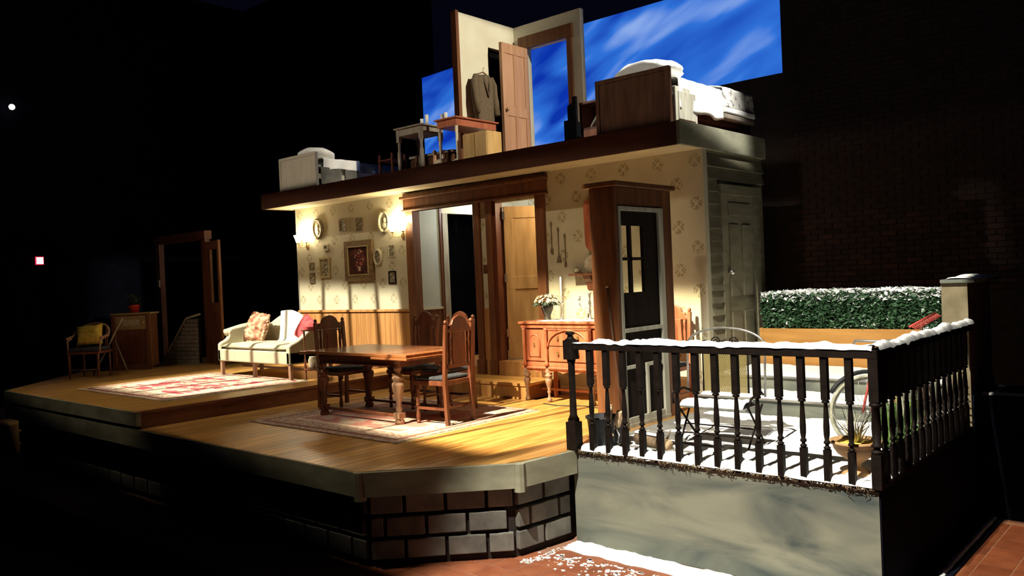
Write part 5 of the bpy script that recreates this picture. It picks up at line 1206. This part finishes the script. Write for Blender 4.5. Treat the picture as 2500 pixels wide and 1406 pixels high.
# bucket of firewood
bk_ = thing('coal_bucket', 'black metal bucket of firewood beside the newel post', 'bucket', (-4.265, 5.95, .006))
MB().lathe([(.105, 0), (.11, .01), (.135, .235), (.148, .24), (.148, .255), (.13, .255), (.12, .05), (.0, .04)], (0, 0, 0), 24).build('pail', 'rubber', bk_)
for lab, dx, dy, a, b in (('thin split log with a pale cut end in the black bucket', .0, .03, 8, -5), ('round log with a pale cut end in the black bucket', .055, -.01, 12, 10), ):
    Mx = Matrix.Translation((-4.24 + dx, 5.93 + dy, .10)) @ Matrix.Rotation(rad(a), 4, 'Y') @ Matrix.Rotation(rad(b), 4, 'X')
    o = MB().lathe([(.028, 0), (.03, .25)], (0, 0, 0), 9, Mx, smooth=False).build('firewood_log', 'bark'); tag(o, lab, 'log', 'firewood in the bucket')
    MB().lathe([(.027, .25), (.025, .262)], (0, 0, 0), 9, Mx, smooth=False).build('cut_end', 'cut', o)
bg = thing('leather_satchel', 'black leather log carrier slumped against the bucket', 'bag', (-4.085, 5.90, .006))
MB().add([(-.06, -.06, 0), (.06, -.06, 0), (.07, .07, 0), (-.06, .07, 0), (-.04, -.02, .25), (.035, -.03, .24), (.05, .05, .25), (-.03, .05, .26)], [(0, 3, 2, 1), (0, 1, 5, 4), (1, 2, 6, 5), (2, 3, 7, 6), (3, 0, 4, 7)]).build('body', 'rubber', bg, subsurf=1)
MB().tube([(.03, -.06, .20), (.08, -.08, .13), (.06, -.075, .06)], .007, 6).build('strap', 'steel', bg)
o = MB().lathe([(.03, 0), (.032, .22)], (0, 0, 0), 8, Matrix.Translation((-4.10, 5.90, .11)) @ Matrix.Rotation(rad(16), 4, 'Y'), smooth=False).build('firewood_log', 'cut'); tag(o, 'split log with a broad pale face in the black carrier', 'log', 'firewood in the bucket')
Mx = Matrix.Translation((-4.02, 6.12, .062)) @ Matrix.Rotation(rad(94), 4, 'Y') @ Matrix.Rotation(rad(10), 4, 'X')
lg_ = MB().lathe([(.052, 0), (.055, .16), (.05, .36)], (0, 0, 0), 12, Mx).build('firewood_log', 'bark'); tag(lg_, 'thick bark-covered log lying in the snow by the doorway', 'log')
MB().lathe([(.049, .36), (.045, .366)], (0, 0, 0), 12, Mx).build('cut_end', 'cut', lg_)
MB().tube([(-3.72, 6.10, .07), (-3.68, 6.08, .12), (-3.66, 6.08, .17)], [.012, .008, .004], 6).build('twig', 'bark', lg_)
o = snow_strip('snow_cap', (-4.02, 6.12, .112), (-3.72, 6.07, .108), .07, .02, 41); tag(o, 'snow lying on top of the thick log', 'snow'); o['kind'] = 'stuff'
# leaning pole
pn = thing('broom_handle', 'long thin brown pole leaning against the brown door frame', 'pole', (-4.36, 6.42, .006))
MB().tube([(0, 0, 0), (-.24, .17, 1.36)], .011, 8).build('shaft', 'pole', pn); MB().ball((-.242, .172, 1.37), .016, 8).build('tip', 'cut', pn)
# rake on railing
rk = thing('garden_rake', 'red metal garden rake leaning on the side railing', 'rake', (-2.0, 7.35, 1.0), 0)
MB().tube([(0, -.36, -.02), (0, .36, .045)], .011, 8).build('rake_head', 'redmetal', rk)
for i in range(15): y = -.34 + i * .049; MB().tube([(0, y, -.02 + .065 * (y + .36) / .72), (.05, y + .01, -.045 + .065 * (y + .36) / .72)], .005, 6).build('tine', 'redmetal', rk)
MB().tube([(-.01, .0, .01), (-.12, .35, -.5), (-.16, .5, -.98)], .012, 8).build('handle', 'pole', rk)
# green plants, finial posts
gp = thing('evergreen_clump', 'small green evergreen clump in the snow behind the side railing', 'plant', (-2.12, 7.02, .006))
g = MB()
for i in range(160):
    a = random.random() * 6.28; r = random.uniform(0, .12); L_ = random.uniform(.16, .42); lean = random.uniform(.02, .10)
    x, y = r * cos(a), r * 2.2 * sin(a)
    g.add([(x - .008, y, 0), (x + .008, y, 0), (x + lean * cos(a) + .004, y + lean * sin(a), L_), (x + lean * cos(a) - .002, y + lean * sin(a) + .004, L_)], [(0, 1, 2, 3)])
g.build('blades', 'green', gp, kind='stuff')
for i, (x, y, h, lab) in enumerate(((-2.35, 7.80, 0, 'turned wooden finial post nearest the bicycle on the lower step'), (-2.25, 8.10, .0, 'second turned wooden finial post on the lower step, right of the nearest'), (-2.14, 8.14, 0, 'third turned wooden finial post on the lower step, beside the pillar'))):
    z0 = .18 if y > 7.95 else .006
    t = thing('finial_post', lab, 'post', (x, y, z0), group='turned finial posts by the steps')
    MB().box(-.03, .03, -.03, .03, 0, .22).build('base', 'conc', t, bevel=.004)
    MB().lathe([(.03, .22), (.04, .24), (.035, .30), (.02, .34), (.032, .38), (.028, .42), (.014, .45), (.018, .47), (0, .49)], (0, 0, 0), 12).build('turning', 'terra', t)
# hedge
hd = thing('hedge', 'clipped dark green hedge with snow on top behind the patio', 'hedge', (-3.33, 9.50, .77))
MB().box(-.94, .97, -.12, .22, 0, .38).build('core', 'leafdark', hd)
lv = MB(); sn = MB()
for i in range(11000):
    f = random.random()
    if f < .62: x, y, z = random.uniform(-.97, .99), -.15 + random.uniform(-.03, .04), random.uniform(.01, .43)
    elif f < .85: x, y, z = random.uniform(-.97, .99), random.uniform(-.16, .25), .41 + random.uniform(-.03, .03)
    else: x, y, z = random.choice((-.96, .98)) + random.uniform(-.03, .03), random.uniform(-.16, .25), random.uniform(.01, .42)
    y += .035 * nz(x * 6, z * 6) ; z += .02 * nz(x * 3, 2)
    L_ = random.uniform(.020, .042)
    Mx = Matrix.Translation((x, y, z)) @ Matrix.Rotation(random.random() * 6.28, 4, 'Z') @ Matrix.Rotation(random.uniform(-.9, .9), 4, 'Y') @ Matrix.Rotation(random.uniform(-.9, .9), 4, 'X')
    tgt = sn if (z > .41 and random.random() < .75) or (z > .33 and random.random() < .35) or random.random() < .03 else lv
    tgt.add([(-L_, 0, 0), (0, L_ * .5, .004), (L_, 0, 0), (0, -L_ * .5, .004)], [(0, 1, 2, 3)], Mx)
M['hleaf'] = pmat('hedgeleaf', (.025, .07, .03), (.08, .17, .08), (25, 25, 25), .45)
lv.build('leaves', 'hleaf', hd, kind='stuff'); sn.build('snow', 'snow', hd, kind='stuff')
sp_ = snow_strip('snow_top', (-.95, .04, .405), (.97, .04, .405), .30, .035, 51, hd); sp_['kind'] = 'stuff'
# cable on the dining floor
tag(MB().tube([(-6.25, 7.55, .006), (-6.0, 7.50, .006), (-5.7, 7.62, .006), (-5.2, 7.50, .006), (-4.84, 7.40, .006)], .006, 6).build('power_cable', 'rubber'), 'thin black cable on the floor in front of the sideboard', 'cable')
# dry garland and specks along the top edge of the patio wall
gw = MB(); gs = MB()
for i in range(260):
    x = -4.38 + 2.5 * random.random(); L_ = random.uniform(.01, .035) * (2.2 if random.random() < .07 else 1)
    gw.tube([(x, 5.672, random.uniform(-.004, .012)), (x + random.uniform(-.02, .02), 5.662, -L_ * .5), (x + random.uniform(-.025, .025), 5.668, -L_)], [.003, .0025, .001], 4)
    if i % 2: x = -4.3 + 2.42 * random.random(); gs.ball((x, 5.673, random.uniform(-.012, .012)), (random.uniform(.006, .02), .006, .005), 6)
tag(gw.build('dry_garland', 'bark', kind='stuff'), 'dry dark garland of twigs along the top of the grey patio wall', 'garland')
tag(gs.build('snow_specks', 'snow', kind='stuff'), 'specks of snow caught on the garland above the grey wall', 'snow')
